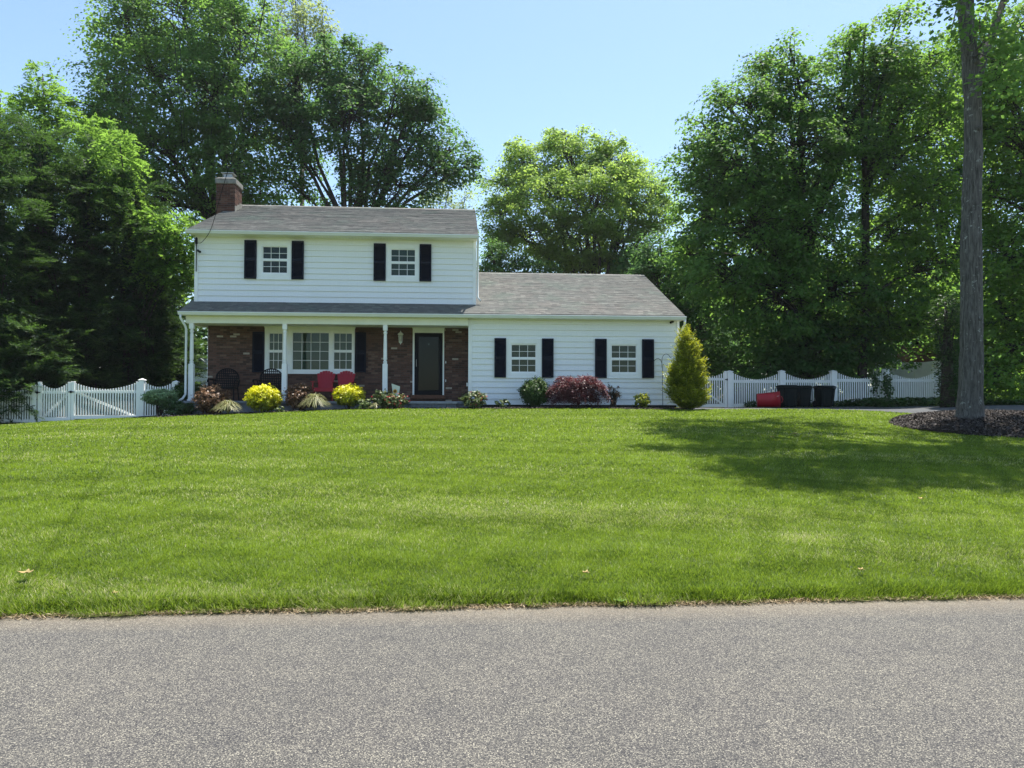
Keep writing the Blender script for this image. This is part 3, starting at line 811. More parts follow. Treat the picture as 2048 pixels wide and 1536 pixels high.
# chimney outside the left gable
mb = MB(); cx0, cx1, cy0, cy1 = -8.76, -8.10, 27.5, 28.35
mb.box(cx0, cx1, cy0, cy1, 1.2, 9.36)
ch = H(mb, 'chimney', M['chimney'])
mb = MB(); mb.box(cx0-.04, cx1+.04, cy0-.04, cy1+.04, 9.36, 9.56); mb.box(cx0+.02, cx1-.02, cy0+.02, cy1-.02, 9.56, 9.60); mb.build('chimney_crown', M['crown'], ch, bevel=.02)
mb = MB()
fx0, fx1, fy0, fy1 = cx0+.17, cx1-.17, cy0+.2, cy1-.3
mb.box(fx0, fx1, fy0, fy1, 9.60, 9.66)
for k in range(6):
    xx = fx0+(fx1-fx0)*k/5
    mb.box(xx-.006, xx+.006, fy0, fy0+.01, 9.66, 9.80); mb.box(xx-.006, xx+.006, fy1-.01, fy1, 9.66, 9.80)
mb.box(fx0+.02, fx1-.02, fy0+.03, fy1-.03, 9.66, 9.78)
mb.box(fx0-.06, fx1+.06, fy0-.06, fy1+.06, 9.80, 9.815)
mb.build('chimney_cap', M['metal'], ch)
mb = MB()
for k in range(3): mb.prism([(cy0-.02+k*.28, upz(cy0+k*.28)-.02), (cy0+.27+k*.28, upz(cy0+k*.28)-.02), (cy0+.27+k*.28, upz(cy0+k*.28)+.28), (cy0-.02+k*.28, upz(cy0+k*.28)+.22)], 'x', cx1, cx1+.012)
mb.build('flashing', M['crown'], ch)
# cameras and the service mast
def seccam(x, y, z, dx):
    mb = MB(); mb.tube([(x, y, z), (x+dx*.06, y-.03, z-.01)], .012, 6)
    mb.tube([(x+dx*.02, y-.02, z-.02), (x+dx*.14, y-.14, z-.07)], [.034, .036], 10); mb.lathe(x, y-.0, [(.03, z+.0), (.03, z+.03)], 8)
    return H(mb, 'security_camera', M['black'], smooth=False)
q = W(1347, 642, 23.85); seccam(q.x, 23.84, q.z, -1)
q = W(396, 501, 24.42); seccam(q.x, 24.42, q.z, .8)
mb = MB(); q = W(392.5, 480, 24.4)
mb.tube([(q.x, 24.42, q.z+.1), (q.x, 24.42, q.z-1.0)], .014, 6); mb.box(q.x-.03, q.x+.03, 24.38, 24.44, q.z-.12, q.z+.06)
H(mb, 'cable_bracket', M['black'])

# ------------------------------------------------------------------ overhead wires
def wire(pts, label, r=.008):
    out = []
    for i in range(len(pts)-1):
        p0 = pts[max(i-1, 0)]; p1 = pts[i]; p2 = pts[i+1]; p3 = pts[min(i+2, len(pts)-1)]
        for k in range(10):
            t = k/10
            out.append(.5*((2*p1)+(p2-p0)*t+(2*p0-5*p1+4*p2-p3)*t*t+(3*p1-p0-3*p2+p3)*t**3))
    out.append(pts[-1])
    o = MB().tube(out, r, 5).build('overhead_wire', M['black'], None, True)
    tag(o, label, 'wire', 'overhead service wires')
A = W(392, 492, 24.4)
wire([A, D(374, 405, 23.3), D(366, 300, 21), D(359, 200, 18.5), D(350, 90, 15.5), D(342, 0, 13), D(334, -90, 11), D(300, -500, 6)], 'left overhead wire of the pair left of the chimney', .007)
wire([A+Vector((.02, 0, -.03)), D(379, 405, 23.3), D(371, 300, 21), D(365, 200, 18.5), D(360, 90, 15.5), D(355, 0, 13), D(350, -90, 11), D(330, -500, 6)], 'right overhead wire of the pair left of the chimney', .005)
wire([W(396, 486, 24.4), W(404, 484, 24.2), W(418, 466, 24.0), W(428, 440, 23.8), D(440, 395, 23.0), D(462, 320, 21.4), D(478, 262, 19.6), D(497, 170, 16.6), D(515, 80, 14), D(530, 0, 12), D(545, -90, 10), D(600, -500, 6)], 'thick twisted overhead wire looping down past the chimney', .009)

# ------------------------------------------------------------------ foliage tools
def lobe_leaves(lobes, leaf_area, L, clump, flat=.42, up=.75):
    """lobes: (centre, radii).  clumps are spread on and inside every lobe, leaves in flattened sprays round each clump"""
    P, Nn, cl = [], [], []
    for c, rr in lobes:
        proj = math.pi*rr[0]*rr[2]
        nl = leaf_area*proj/(.32*L*L)
        nc = max(5, int(4.6*proj/(clump*clump)))
        d = unit(RNG.normal(size=(nc, 3)))
        rad = RNG.random(nc)**.33
        rad = .35+.65*rad
        tuft_ = RNG.random(nc) < .10
        rad = np.where(tuft_, RNG.uniform(1.0, 1.28, nc), rad)
        cc = c + d*rr*rad[:, None]*(1+.12*RNG.normal(size=(nc, 1)))
        per = int(nl/nc)+1
        sz = clump*(.6+.7*RNG.random((nc, 1, 1)))*np.where(tuft_, .55, 1)[:, None, None]
        off = unit(RNG.normal(size=(nc, per, 3)))*(RNG.random((nc, per, 1))**.5)
        off[..., 2] *= flat
        off[..., 2] -= .38*(off[..., 0]**2+off[..., 1]**2)
        p = cc[:, None, :]+off*sz
        nm = unit(np.array([0, 0, up])+.3*d[:, None, :]+.6*off*np.array([1, 1, 0])+.36*RNG.normal(size=off.shape))
        P.append(p.reshape(-1, 3)); Nn.append(nm.reshape(-1, 3)); cl.append(np.repeat(RNG.random(nc), per))
        for q in cc: yield_c.append((tuple(c), tuple(q)))
    P = np.concatenate(P); Nn = np.concatenate(Nn); cl = np.concatenate(cl)
    return P, Nn, cl
yield_c = []
def tree(name, label, z, base, lobes_px, m, bark, trunk_r, L=.17, area=4.5, clump=1.05, group=None, fork=.35, depth=1.0, base_z=None, cat='tree', limbs=True, Wd=.75, fill=0):
    """lobes_px: (px,py,rx,ry[,dz]) measured in the photo at distance z"""
    global yield_c
    yield_c = []
    b = D(base, 800, z); bz = g(b.x, b.y)
    bp = Vector((b.x, b.y, bz))
    lobes = []
    for q in lobes_px:
        dz = q[4] if len(q) > 4 else RNG.uniform(-.6, .6)*depth
        c = D(q[0], q[1], z+dz); s = (z+dz)/FPX
        rx, ry = q[2]*s, q[3]*s
        lobes.append((np.array(c), np.array((rx, (rx+ry)*.5*depth, ry))))
    P, Nn, cl = lobe_leaves(lobes, area, L, clump)
    root = thing(name, bp, label, cat, group)
    rnd = np.clip(.15+.5*RNG.random(len(P))+.4*(cl-.3), 0, 1)
    quads('crown', leaves(P, Nn, L, Wd, .08), m, root, rnd)
    mb = MB()
    top = Vector(np.mean([l[0] for l in lobes], axis=0)); top.x = top.x*.5+bp.x*.5; top.y = top.y*.5+bp.y*.5
    hi = max(l[0][2] for l in lobes)
    fz = bp.z+(hi-bp.z)*fork
    F = Vector((bp.x+(top.x-bp.x)*.3, bp.y+(top.y-bp.y)*.3, fz))
    mb.tube([bp+Vector((0, 0, -.2)), bp+Vector((0, 0, .3)), bp.lerp(F, .5)+Vector((.1, 0, 0)), F], [trunk_r*1.5, trunk_r*1.1, trunk_r*.95, trunk_r*.85], 10)
    for c, rr in lobes:
        c = Vector(c)
        if c.z < fz+.5: s = bp.lerp(F, max(.3, min(1, (c.z-1.5-bp.z)/(fz-bp.z))))
        else: s = F
        mid = s.lerp(c, .5)+Vector((random.uniform(-.5, .5), random.uniform(-.4, .4), (c-s).length*.10))
        m1 = s.lerp(mid, .5)+Vector((random.uniform(-.25, .25), 0, .1)); m2 = mid.lerp(c, .5)+Vector((random.uniform(-.25, .25), 0, .1))
        end = c+Vector((0, 0, rr[2]*.5))
        r0 = trunk_r*.5
        mb.tube([s, m1, mid, m2, c, end], [r0, r0*.8, r0*.62, r0*.45, r0*.33, r0*.1], 7)
        mine = [q for (cc_, q) in yield_c if cc_ == tuple(c) or abs(cc_[0]-c.x)+abs(cc_[2]-c.z) < 1e-4]
        random.shuffle(mine)
        for q in mine[:60]:
            q = Vector(q)
            st = c.lerp(mid, random.uniform(0, .6)) if random.random() < .5 else c+Vector((0, 0, rr[2]*random.uniform(0, .4)))
            md_ = st.lerp(q, .5)+Vector((0, 0, .12*(q-st).length))
            mb.tube([st, md_, q], [r0*.20, r0*.13, .008], 4, False)
    mb.build('trunk', bark, root, True)
    return root
def sprays(P, Dr, Ln, K, lw, ll, droop, spread=.8):
    """feathery sprays: an axis with leaflets either side"""
    n = len(P)
    up = np.tile(np.array([0, 0, 1.]), (n, 1))
    side = unit(np.cross(Dr, up)+.3*RNG.normal(size=(n, 3)))
    Vs = []
    t = np.linspace(.08, 1, K)
    for k in range(K):
        s = t[k]
        p = P + Dr*(Ln*s)[:, None] + np.c_[np.zeros(n), np.zeros(n), -droop*Ln*s*s]
        for sg in (-1, 1):
            dirn = unit(Dr*(.75) + sg*side*spread + np.c_[np.zeros((n, 2)), -droop*s*np.ones(n)] + .18*RNG.normal(size=(n, 3)))
            l = ll*Ln*(1.05-.75*s)*(.8+.4*RNG.random(n))
            w_ = unit(np.cross(dirn, up)+.5*RNG.normal(size=(n, 3)))*(lw*Ln*.5)[:, None]
            V = np.empty((n, 4, 3)); V[:, 0] = p-w_*.5; V[:, 1] = p+dirn*(l*.45)[:, None]+w_; V[:, 2] = p+dirn*l[:, None]; V[:, 3] = p+dirn*(l*.5)[:, None]-w_
            Vs.append(V)
    return np.concatenate(Vs)
def feather_tree(name, label, base, lobes, m, n, Ln, K=9, lw=.09, ll=.5, droop=.35, out=.8, upw=.2, cat='tree', group=None, tr=.16, bark=None, spread=.8, fill=0, bough=0):
    """lobes world (centre, radii)"""
    bp = Vector((base[0], base[1], g(*base[:2])))
    root = thing(name, bp, label, cat, group)
    ar = np.array([l[1][0]*l[1][2] for l in lobes]); ar = ar/ar.sum()
    Vs, Rn = [], []
    for (c, rr), a in zip(lobes, ar):
        k = int(n*a)+1; c = np.array(c); rr = np.array(rr)
        d = unit(RNG.normal(size=(k, 3)))
        rad = .62+.38*RNG.random((k, 1))**.6
        bumpy = 1+.10*np.sin(d[:, :1]*7+c[2])*np.sin(d[:, 2:]*9+c[0])+.05*RNG.normal(size=(k, 1))
        P = c+d*rr*rad*bumpy
        ok = P[:, 2] > bp.z+.05; P, d = P[ok], d[ok]; k = len(P)
        Dr = unit(d*np.array([1, 1, .35])*out+np.array([0, 0, upw])+.35*RNG.normal(size=(k, 3)))
        L_ = Ln*(.6+.7*RNG.random(k))
        bt = None
        if bough:
            kb = max(3, k//16); b_ = RNG.integers(0, kb, k); bt = RNG.random(k)
            D0 = unit(d[:kb]*np.array([1, 1, .25])+np.array([0, 0, .06])+.22*RNG.normal(size=(kb, 3)))
            P0 = c+d[:kb]*rr*(.62+.25*RNG.random((kb, 1)))
            kk = len(P0); b_ = b_ % kk
            sd_ = unit(np.cross(D0, np.array([0, 0, 1.])))
            P = P0[b_]+D0[b_]*(bt*bough)[:, None]+sd_[b_]*(RNG.normal(size=(k, 1))*.16*(1.1-bt[:, None]))+np.array([0, 0, .05])*RNG.normal(size=(k, 1))-np.array([0, 0, .16])*(bt[:, None]**2)
            Dr = unit(D0[b_]+.38*RNG.normal(size=(k, 3))*np.array([1, 1, .5]))
        V = sprays(P, Dr, L_, K, lw, ll, droop, spread)
        Vs.append(V)
        pr = RNG.random(k)**1.4 if bt is None else np.clip(.05+.55*bt**2+.35*RNG.random(k)*bt, 0, 1); Rn.append(np.clip(np.repeat(np.linspace(-.25, .2, K), 2*k)+np.tile(pr, 2*K)*.85+.18*RNG.random(len(V)), 0, 1))
    V = np.concatenate(Vs); r = np.concatenate(Rn)
    if fill:
        Pf = []
        for (c, rr), a in zip(lobes, ar):
            k = int(fill*a)+1; d = unit(RNG.normal(size=(k, 3)))
            Pf.append(np.array(c)+d*np.array(rr)*(.25+.5*RNG.random((k, 1))))
        Pf = np.concatenate(Pf); Pf = Pf[Pf[:, 2] > bp.z+.02]
        Vf = leaves(Pf, unit(RNG.normal(size=Pf.shape)), Ln*.4, .5)
        V = np.concatenate([V, Vf]); r = np.concatenate([r, .25*RNG.random(len(Vf))])
    quads('crown' if cat == 'tree' else 'foliage', V, m, root, r)
    mb = MB(); top = max(lobes, key=lambda l: l[0][2]+l[1][2])
    tp = Vector((top[0][0], top[0][1], top[0][2]+top[1][2]*.6))
    mb.tube([bp+Vector((0, 0, -.1)), bp.lerp(tp, .5)+Vector((.05, .05, 0)), tp], [tr, tr*.7, tr*.15], 8)
    for (c, rr) in lobes:
        for _ in range(5):
            s = bp.lerp(tp, random.uniform(.15, .85)); e = Vector([c[i]+rr[i]*random.uniform(-.6, .6) for i in range(3)])
            mb.tube([s, s.lerp(e, .5)+Vector((0, 0, .1)), e], [tr*.3, tr*.2, tr*.06], 5, False)
    mb.build('trunk' if cat == 'tree' else 'stems', bark or M['bark'], root, True)
    return root
# ------------------------------------------------------------------ trees
def pl(px, py, rx, ry, z, dep=1.0):
    c = D(px, py, z); s = z/FPX
    return ((c.x, c.y, c.z), (rx*s, (rx+ry)*.5*s*dep, ry*s))
tree('maple_tree', 'tallest maple behind the chimney, crown running out of the top left of the photo', 38, 440,
     [(250, 60, 85, 75), (370, 40, 120, 90, 1), (480, 90, 95, 100, -1), (215, 165, 55, 60), (320, 170, 110, 95, -1.5), (430, 215, 110, 100, -2), (240, 260, 75, 85), (340, 310, 105, 85, -1.5), (500, 260, 75, 110, -1), (470, 350, 80, 70, -2.5), (330, 410, 95, 75, -1), (250, 370, 70, 70), (420, -60, 130, 60), (520, 390, 40, 60, -2), (200, 230, 50, 40)],
     M['maple'], M['bark'], .30, L=.155, area=3.4, clump=1.0, group='big maples behind the house', fork=.42)
tree('maple_tree', 'broad maple behind the upper roof, its limbs open to the sky right of the chimney', 37, 705,
     [(590, 180, 62, 85), (650, 130, 55, 55), (720, 140, 65, 60), (790, 190, 70, 60), (700, 240, 80, 70, -1), (850, 250, 58, 50), (600, 300, 55, 60), (790, 300, 80, 50), (900, 305, 50, 40), (935, 330, 28, 30), (730, 340, 55, 45), (800, 380, 75, 42), (590, 375, 45, 30), (840, 200, 40, 40), (720, 385, 45, 30), (870, 350, 50, 36), (560, 230, 50, 60), (655, 405, 20, 14), (680, 190, 60, 60)],
     M['maple2'], M['bark'], .26, L=.155, area=3.5, clump=.85, group='big maples behind the house', fork=.38)
tree('poplar_tree', 'thin pale feathery tree rising above the maples', 62, 600,
     [(555, 60, 45, 60), (610, 90, 40, 80), (645, 40, 18, 45), (590, 0, 50, 40), (580, 150, 40, 50), (660, 70, 16, 30)],
     M['pale'], M['bark'], .22, L=.22, area=1.6, clump=1.1, fork=.6)
tree('oak_tree', 'round yellow-green tree behind the wing roof, open sky on both sides', 46, 1190,
     [(1140, 310, 62, 48), (1060, 335, 56, 46), (1215, 330, 62, 44), (1270, 345, 36, 38), (1010, 375, 48, 50), (1090, 400, 80, 62, -2), (1180, 400, 84, 68, -2), (1255, 400, 64, 62), (1000, 445, 50, 50), (1060, 475, 75, 52), (1160, 485, 80, 52), (1240, 480, 64, 50), (1310, 375, 28, 26), (1318, 430, 40, 42), (1130, 275, 34, 28), (1215, 290, 28, 24), (1030, 295, 22, 22), (1120, 520, 70, 26), (1200, 525, 60, 22), (1280, 520, 40, 26)],
     M['centre'], M['bark'], .26, L=.155, area=4.6, clump=.85, fork=.28)
tree('birch_tree', 'wispy pale tree seen over the roof between the two big crowns', 58, 880,
     [(860, 385, 26, 28), (900, 370, 28, 34), (930, 400, 22, 26), (880, 410, 40, 14)], M['pale'], M['bark'], .12, L=.16, area=1.1, clump=.8, fork=.5)
tree('holly_tree', 'low dark tree peeping over the wing roof beside the upper storey', 42, 1000,
     [(985, 515, 32, 36), (1030, 530, 40, 26), (1080, 535, 35, 18), (970, 555, 30, 30)], M['maple2'], M['bark'], .12, L=.14, area=4, clump=.6, fork=.5)
tree('maple_tree', 'huge dark maple right of the wing, its crown the highest against open sky', 31, 1610,
     [(1560, 150, 55, 55), (1500, 215, 80, 65), (1610, 190, 80, 75), (1700, 110, 45, 50), (1740, 160, 60, 70), (1430, 270, 60, 62), (1390, 340, 48, 55), (1480, 340, 90, 85, -1.2), (1590, 320, 95, 95, -1.2), (1690, 260, 70, 90), (1410, 430, 65, 65), (1510, 470, 95, 85, -1.5), (1620, 460, 95, 90, -1.5), (1450, 560, 85, 75, -1), (1560, 600, 100, 80, -1.5), (1670, 590, 90, 90, -1), (1380, 510, 45, 45), (1520, 120, 24, 30), (1440, 190, 20, 24), (1580, 95, 20, 24)],
     M['maple'], M['bark'], .30, L=.14, area=3.6, clump=.85, group='trees right of the house', fork=.35)
tree('maple_tree', 'slender paler maple with lit leaves left of the grey trunk', 30, 1722,
     [(1730, 70, 30, 30), (1780, 120, 55, 50), (1860, 130, 60, 60), (1800, 220, 70, 70), (1880, 260, 60, 80), (1790, 340, 65, 70), (1860, 400, 75, 75), (1780, 470, 70, 60), (1850, 540, 80, 70), (1770, 610, 80, 60), (1860, 650, 60, 45), (1720, 520, 40, 60), (1800, 30, 40, 26), (1700, 665, 50, 36)],
     M['bright'], M['bark'], .17, L=.14, area=3.2, clump=.75, group='trees right of the house', fork=.55)
tree('maple_tree', 'leafy maple filling the right edge of the photo behind the grey trunk', 27, 2110,
     [(2000, 160, 60, 80), (2050, 60, 60, 80), (2030, 280, 70, 80), (1990, 390, 50, 70), (2070, 400, 70, 90), (2010, 510, 60, 70), (2070, 600, 60, 90), (2000, 620, 50, 60), (2110, 250, 60, 150), (2130, 500, 60, 150), (2020, 700, 60, 36), (1960, 250, 40, 50), (1960, 60, 50, 60), (1990, 760, 50, 40), (2060, 770, 60, 40)],
     M['bright'], M['bark'], .2, L=.14, area=3.4, clump=.7, group='trees right of the house', fork=.45)
tree('maple_tree', 'low dark maple whose boughs droop beside the wing gable', 34, 1350,
     [(1320, 490, 40, 40), (1370, 570, 60, 60), (1310, 560, 50, 50), (1400, 660, 80, 60), (1330, 650, 60, 60), (1480, 690, 80, 50), (1285, 530, 26, 30), (1400, 740, 70, 40)],
     M['maple2'], M['bark'], .16, L=.14, area=4.2, clump=.75, group='trees right of the house', fork=.5)
tree('maple_tree', 'shaded understorey maple directly behind the white picket fence', 30.2, 1585,
     [(1560, 680, 90, 60), (1650, 690, 90, 60), (1740, 680, 90, 60), (1530, 740, 70, 40), (1640, 745, 80, 30)],
     M['maple2'], M['bark'], .10, L=.14, area=4, clump=.6, depth=.6, group='trees right of the house', fork=.5)
tree('maple_tree', 'tall dark maple at the back, seen between the pale maple and the grey trunk', 40, 1900,
     [(1760, 200, 60, 90), (1850, 180, 80, 100), (1940, 160, 70, 110), (2030, 180, 80, 110), (1780, 380, 80, 110), (1880, 360, 80, 110), (1990, 370, 90, 120), (1740, 540, 80, 80), (1840, 560, 90, 100), (1950, 560, 90, 100), (2060, 560, 80, 120), (1880, 640, 100, 50), (2040, 660, 80, 60), (1700, 300, 50, 80), (1700, 660, 80, 60)],
     M['maple2'], M['bark'], .3, L=.18, area=3.4, clump=1.1, group='trees right of the house', fork=.35)
tree('maple_tree', 'deep shaded maple at the back, seen between the wing gable and the highest crown', 40, 1480,
     [(1420, 380, 60, 90), (1500, 420, 90, 110), (1600, 440, 90, 120), (1400, 560, 80, 90), (1500, 600, 100, 90), (1620, 620, 100, 100), (1330, 640, 70, 70), (1450, 710, 90, 50)],
     M['maple2'], M['bark'], .3, L=.18, area=3.2, clump=1.1, group='trees right of the house', fork=.35)
# the foreground tree: bare trunk to 9 m, crown mostly above the picture
def front_tree():
    bx, by = D(1940, 828, 18.1).x, D(1940, 828, 18.1).y
    gz = g(bx, by)+.1
    root = thing('shade_tree', (bx, by, gz), 'large tree with a straight grey lichen-spotted trunk rising from the mulch mound', 'tree')
    pts = [(1940, 850), (1940, 828), (1941, 790), (1943, 700), (1943, 600), (1942, 500), (1943, 400), (1947, 300), (1945, 200), (1940, 120), (1934, 50), (1929, -20), (1925, -150), (1920, -300), (1925, -480)]
    ws = [31, 26, 22.5, 20.8, 19.8, 19, 17.6, 16.4, 15.2, 14.6, 14.6, 15, 14, 12, 6]
    mb = MB()
    P = [D(a, b, 18.1) for a, b in pts]
    # subdivide so the outline gets small bulges
    pp, rr = [], []
    for i in range(len(P)-1):
        for k in range(5):
            t = k/5; p = P[i].lerp(P[i+1], t); pp.append(p+Vector((random.uniform(-.008, .008), 0, 0))); rr.append((ws[i]*(1-t)+ws[i+1]*t)*18.1/FPX*(1+random.uniform(-.03, .03)))
    mb.tube(pp, rr, 22)
    b1 = [D(1950, 200, 18.1), D(1958, 150, 18.3), D(1972, 100, 18.6), D(1990, 50, 19), D(2008, 0, 19.4), D(2040, -120, 20), D(2080, -260, 20.5)]
    mb.tube(b1, [.10, .10, .09, .085, .08, .07, .04], 12)
    ends = [(9.5, 18, 14.2), (8.8, 15.8, 13.5), (11, 15.8, 14), (15, 16.8, 13.5), (10, 20.6, 15.4), (14.5, 20.6, 15.6), (12.3, 17.8, 17.5), (16.5, 19.5, 14), (12.8, 16.2, 13.6), (8.2, 18.9, 14.8), (9.8, 17, 16.5), (15, 18, 17.5), (9.0, 21.4, 15.8), (9.8, 22.8, 16.6), (12, 23, 16.8)]
    ends = [(a-.55, b-.75, c) for a, b, c in ends]
    t0 = [D(1929, -20, 18.1), D(1925, -150, 18.1), D(1920, -300, 18.1)]
    for i, e in enumerate(ends):
        e = Vector(e); s = t0[i % 3]; m_ = s.lerp(e, .5)+Vector((0, 0, .5))
        mb.tube([s, s.lerp(m_, .5)+Vector((0, 0, .15)), m_, m_.lerp(e, .6)+Vector((0, 0, .1)), e], [.12, .1, .075, .05, .015], 7)
    tw = [(1880, 20), (1903, 60), (1990, 120), (2020, 60)]
    for (a, b) in tw:
        e = D(a, b, 17.5); s = D(1931, -30 if a < 1931 else 120, 18.1)
        mb.tube([s, s.lerp(e, .5)+Vector((0, 0, .15)), e], [.04, .025, .008], 5)
    # knots
    for (a, b) in ((1947, 262), (1946, 640), (1936, 745), (1942, 130)):
        c = D(a, b, 18.1); c.y -= .22
        mb.tube([c+Vector((0, .1, 0)), c+Vector((0, -.03, 0))], [.09, .05], 8)
    mb.build('trunk', M['trunkgrey'], root, True)
    lob = [(np.array(e, float), np.array((1.5, 1.5, .95))*s) for e, s in zip(ends, (1.1, 1.0, 1.0, 1.2, 1.1, 1.1, 1.2, 1.1, 1.05, .8, 1.1, 1.2, .8, .9, 1.1))]
    lob += [(np.array(D(a, b, 17.3)), np.array((rx, rx, ry))) for a, b, rx, ry in ((1880, 15, .3, .14), (1905, 50, .22, .2), (2005, 60, .45, .4), (1990, 160, .3, .25), (2040, 130, .35, .4), (1905, -10, .4, .2), (1965, 30, .2, .3))]
    P, Nn, cl = lobe_leaves(lob, 2.5, .125, .72, flat=.5)
    quads('crown', leaves(P, Nn, .125, .8, .08), M['maple'], root, np.clip(.3+.6*RNG.random(len(P)), 0, 1))
front_tree()
# ivied trunk left of the big one
r_ = feather_tree('ivy_covered_tree', 'short stout trunk wholly wrapped in dark ivy, between the fence end and the grey trunk', (D(1895, 800, 24).x, D(1895, 800, 24).y),
    [pl(1899, 790, 14, 40, 24), pl(1897, 740, 13, 50, 24), pl(1896, 680, 15, 50, 24), pl(1892, 630, 22, 40, 24)], M['ivy'], 1300, .17, K=3, lw=.35, ll=.6, droop=.5, tr=.22)
# cypress row at the left
cy = [('nearest cypress at the left edge of the photo, tips sunlit low down', 23.5, -20, 250), ('tall dark cypress second from the left edge', 25.5, 70, 285), ('dark cypress above the small white gate', 26.5, 165, 325), ('dark cypress above the wide white gate', 27, 255, 385), ('dark cypress nearest the porch post', 28.5, 316, 470)]
for i, (lb, z, px, top) in enumerate(cy):
    H_ = 850-top; lobs = []
    wd = (75, 80, 75, 70, 50)[i]
    for k in range(7):
        t = (k+.5)/7; cyy = 850-H_*t; w = wd*(1.05-.72*t**1.4)
        lobs.append(pl(px+random.uniform(-12, 12), cyy, w, H_/7*.95, z+random.uniform(-.3, .3)*0, 1.0))
        a = random.uniform(0, 6.3)
        lobs.append(pl(px+w*.55*math.cos(a), cyy+random.uniform(-20, 20), w*.55, H_/11, z+.6*math.sin(a), 1.0))
    b = D(px, 850, z)
    feather_tree('cypress_tree', lb, (b.x, b.y), lobs, M['cypress'], 4200, .50, K=9, lw=.06, ll=.42, droop=.14, upw=.12, bough=.95, group='cypresses behind the gates', tr=.16, fill=9000)
b = D(-15, 850, 23.6)
feather_tree('cypress_tree', 'low spreading cypress boughs hanging over the fence corner at far left', (b.x-.6, b.y+.3), [pl(-30, 640, 80, 22, 24), pl(10, 690, 85, 24, 23.8), pl(40, 730, 80, 22, 23.7), pl(-10, 760, 80, 24, 23.8), pl(70, 775, 55, 18, 23.7), pl(-20, 800, 70, 30, 23.8), pl(70, 670, 50, 18, 24), pl(-10, 790, 60, 40, 23.5), pl(35, 812, 38, 30, 23.5), pl(-5, 820, 50, 26, 23.4), pl(40, 770, 50, 20, 23.4)], M['cypress'], 3600, .42, K=9, lw=.06, ll=.42, droop=.10, upw=.12, bough=.8, group='cypresses behind the gates', tr=.12, fill=7000)
# bright pinnate trees behind the cypresses
def pinnate(label, z, lob, n, bx):
    b = D(bx, 800, z)
    feather_tree('walnut_tree', label, (b.x, b.y), [pl(a, b_, rx, ry, z) for a, b_, rx, ry in lob], M['bright'], n, .62, K=7, lw=.13, ll=.42, droop=.55, upw=.25, group='bright feathery trees at the left', tr=.13, spread=1.0)
pinnate('bright feathery tree with the pointed tip above the cypresses', 29, [(85, 170, 22, 38), (75, 240, 42, 45), (130, 300, 60, 60), (70, 330, 60, 60), (205, 290, 35, 50), (180, 370, 60, 55), (110, 220, 30, 30), (215, 350, 36, 36)], 1500, 110)
pinnate('bright feathery tree cut off by the left edge of the photo', 29.5, [(0, 220, 26, 40), (-10, 290, 45, 60), (20, 350, 50, 50), (-40, 340, 50, 90)], 800, -10)
pinnate('bright feathery tree whose sprays touch the house corner', 27, [(240, 320, 24, 45), (235, 430, 38, 45), (290, 460, 36, 36), (325, 500, 36, 45), (370, 470, 18, 42), (345, 550, 32, 34), (215, 400, 40, 40), (290, 540, 30, 30), (370, 560, 14, 20)], 1150, 300)
# the far wood that closes the view
def far_wood():
    P = []; nn = []
    for (x0, x1, y, h) in ((-30, -9, 42, 11), (-12, 10, 52, 8), (9, 46, 44, 10), (22, 40, 33, 7)):
        k = int((x1-x0)*900); x = RNG.uniform(x0, x1, k)
        hh = h*(.75+.25*np.sin(x*1.1)*np.sin(x*.47+1))
        z = g(0, 30)+RNG.random(k)**.9*hh
        yy = y+RNG.normal(size=k)*.9-1.2*np.sin(x*1.9+z*.8)
        P.append(np.c_[x, yy, z])
    P = np.concatenate(P)
    o = quads('distant_wood', leaves(P, unit(np.array([0, -.4, .7])+.6*RNG.normal(size=P.shape)), .38, .8, .08), M['maple2'])
    tag(o, kind='stuff')
far_wood()
# ------------------------------------------------------------------ fences
def pickets(mb, a, b, Y, z0, ztop, dip, n, Yd=None, w=.038):
    Yb = Y if Yd is None else Yd
    for i in range(n):
        t = (i+.5)/n; x = a+(b-a)*t; y = Y+(Yb-Y)*t; zt = ztop-dip*math.sin(math.pi*t)**.9
        zz0 = z0(x) if callable(z0) else z0
        mb.box(x-w/2, x+w/2, y-.012, y+.012, zz0, zt-.02)
        mb.prism([(x-w/2, zt-.02), (x+w/2, zt-.02), (x+w/2*.5, zt), (x-w/2*.5, zt)], 'y', y-.012, y+.012)
def fpost(parent, x, y, z0, zt, w=.125):
    mb = MB(); mb.box(x-w/2, x+w/2, y-w/2, y+w/2, z0-.3, zt-.05)
    p = mb.build('post', M['vinyl'], parent, bevel=.004)
    mb = MB(); e = w/2+.02; mb.box(x-e, x+e, y-e, y+e, zt-.05, zt-.025)
    mb.add([(x-e, y-e, zt-.025), (x+e, y-e, zt-.025), (x+e, y+e, zt-.025), (x-e, y+e, zt-.025), (x, y, zt+.02)], [(0, 1, 4), (1, 2, 4), (2, 3, 4), (3, 0, 4), (3, 2, 1, 0)])
    mb.build('post_cap', M['vinyl'], p)
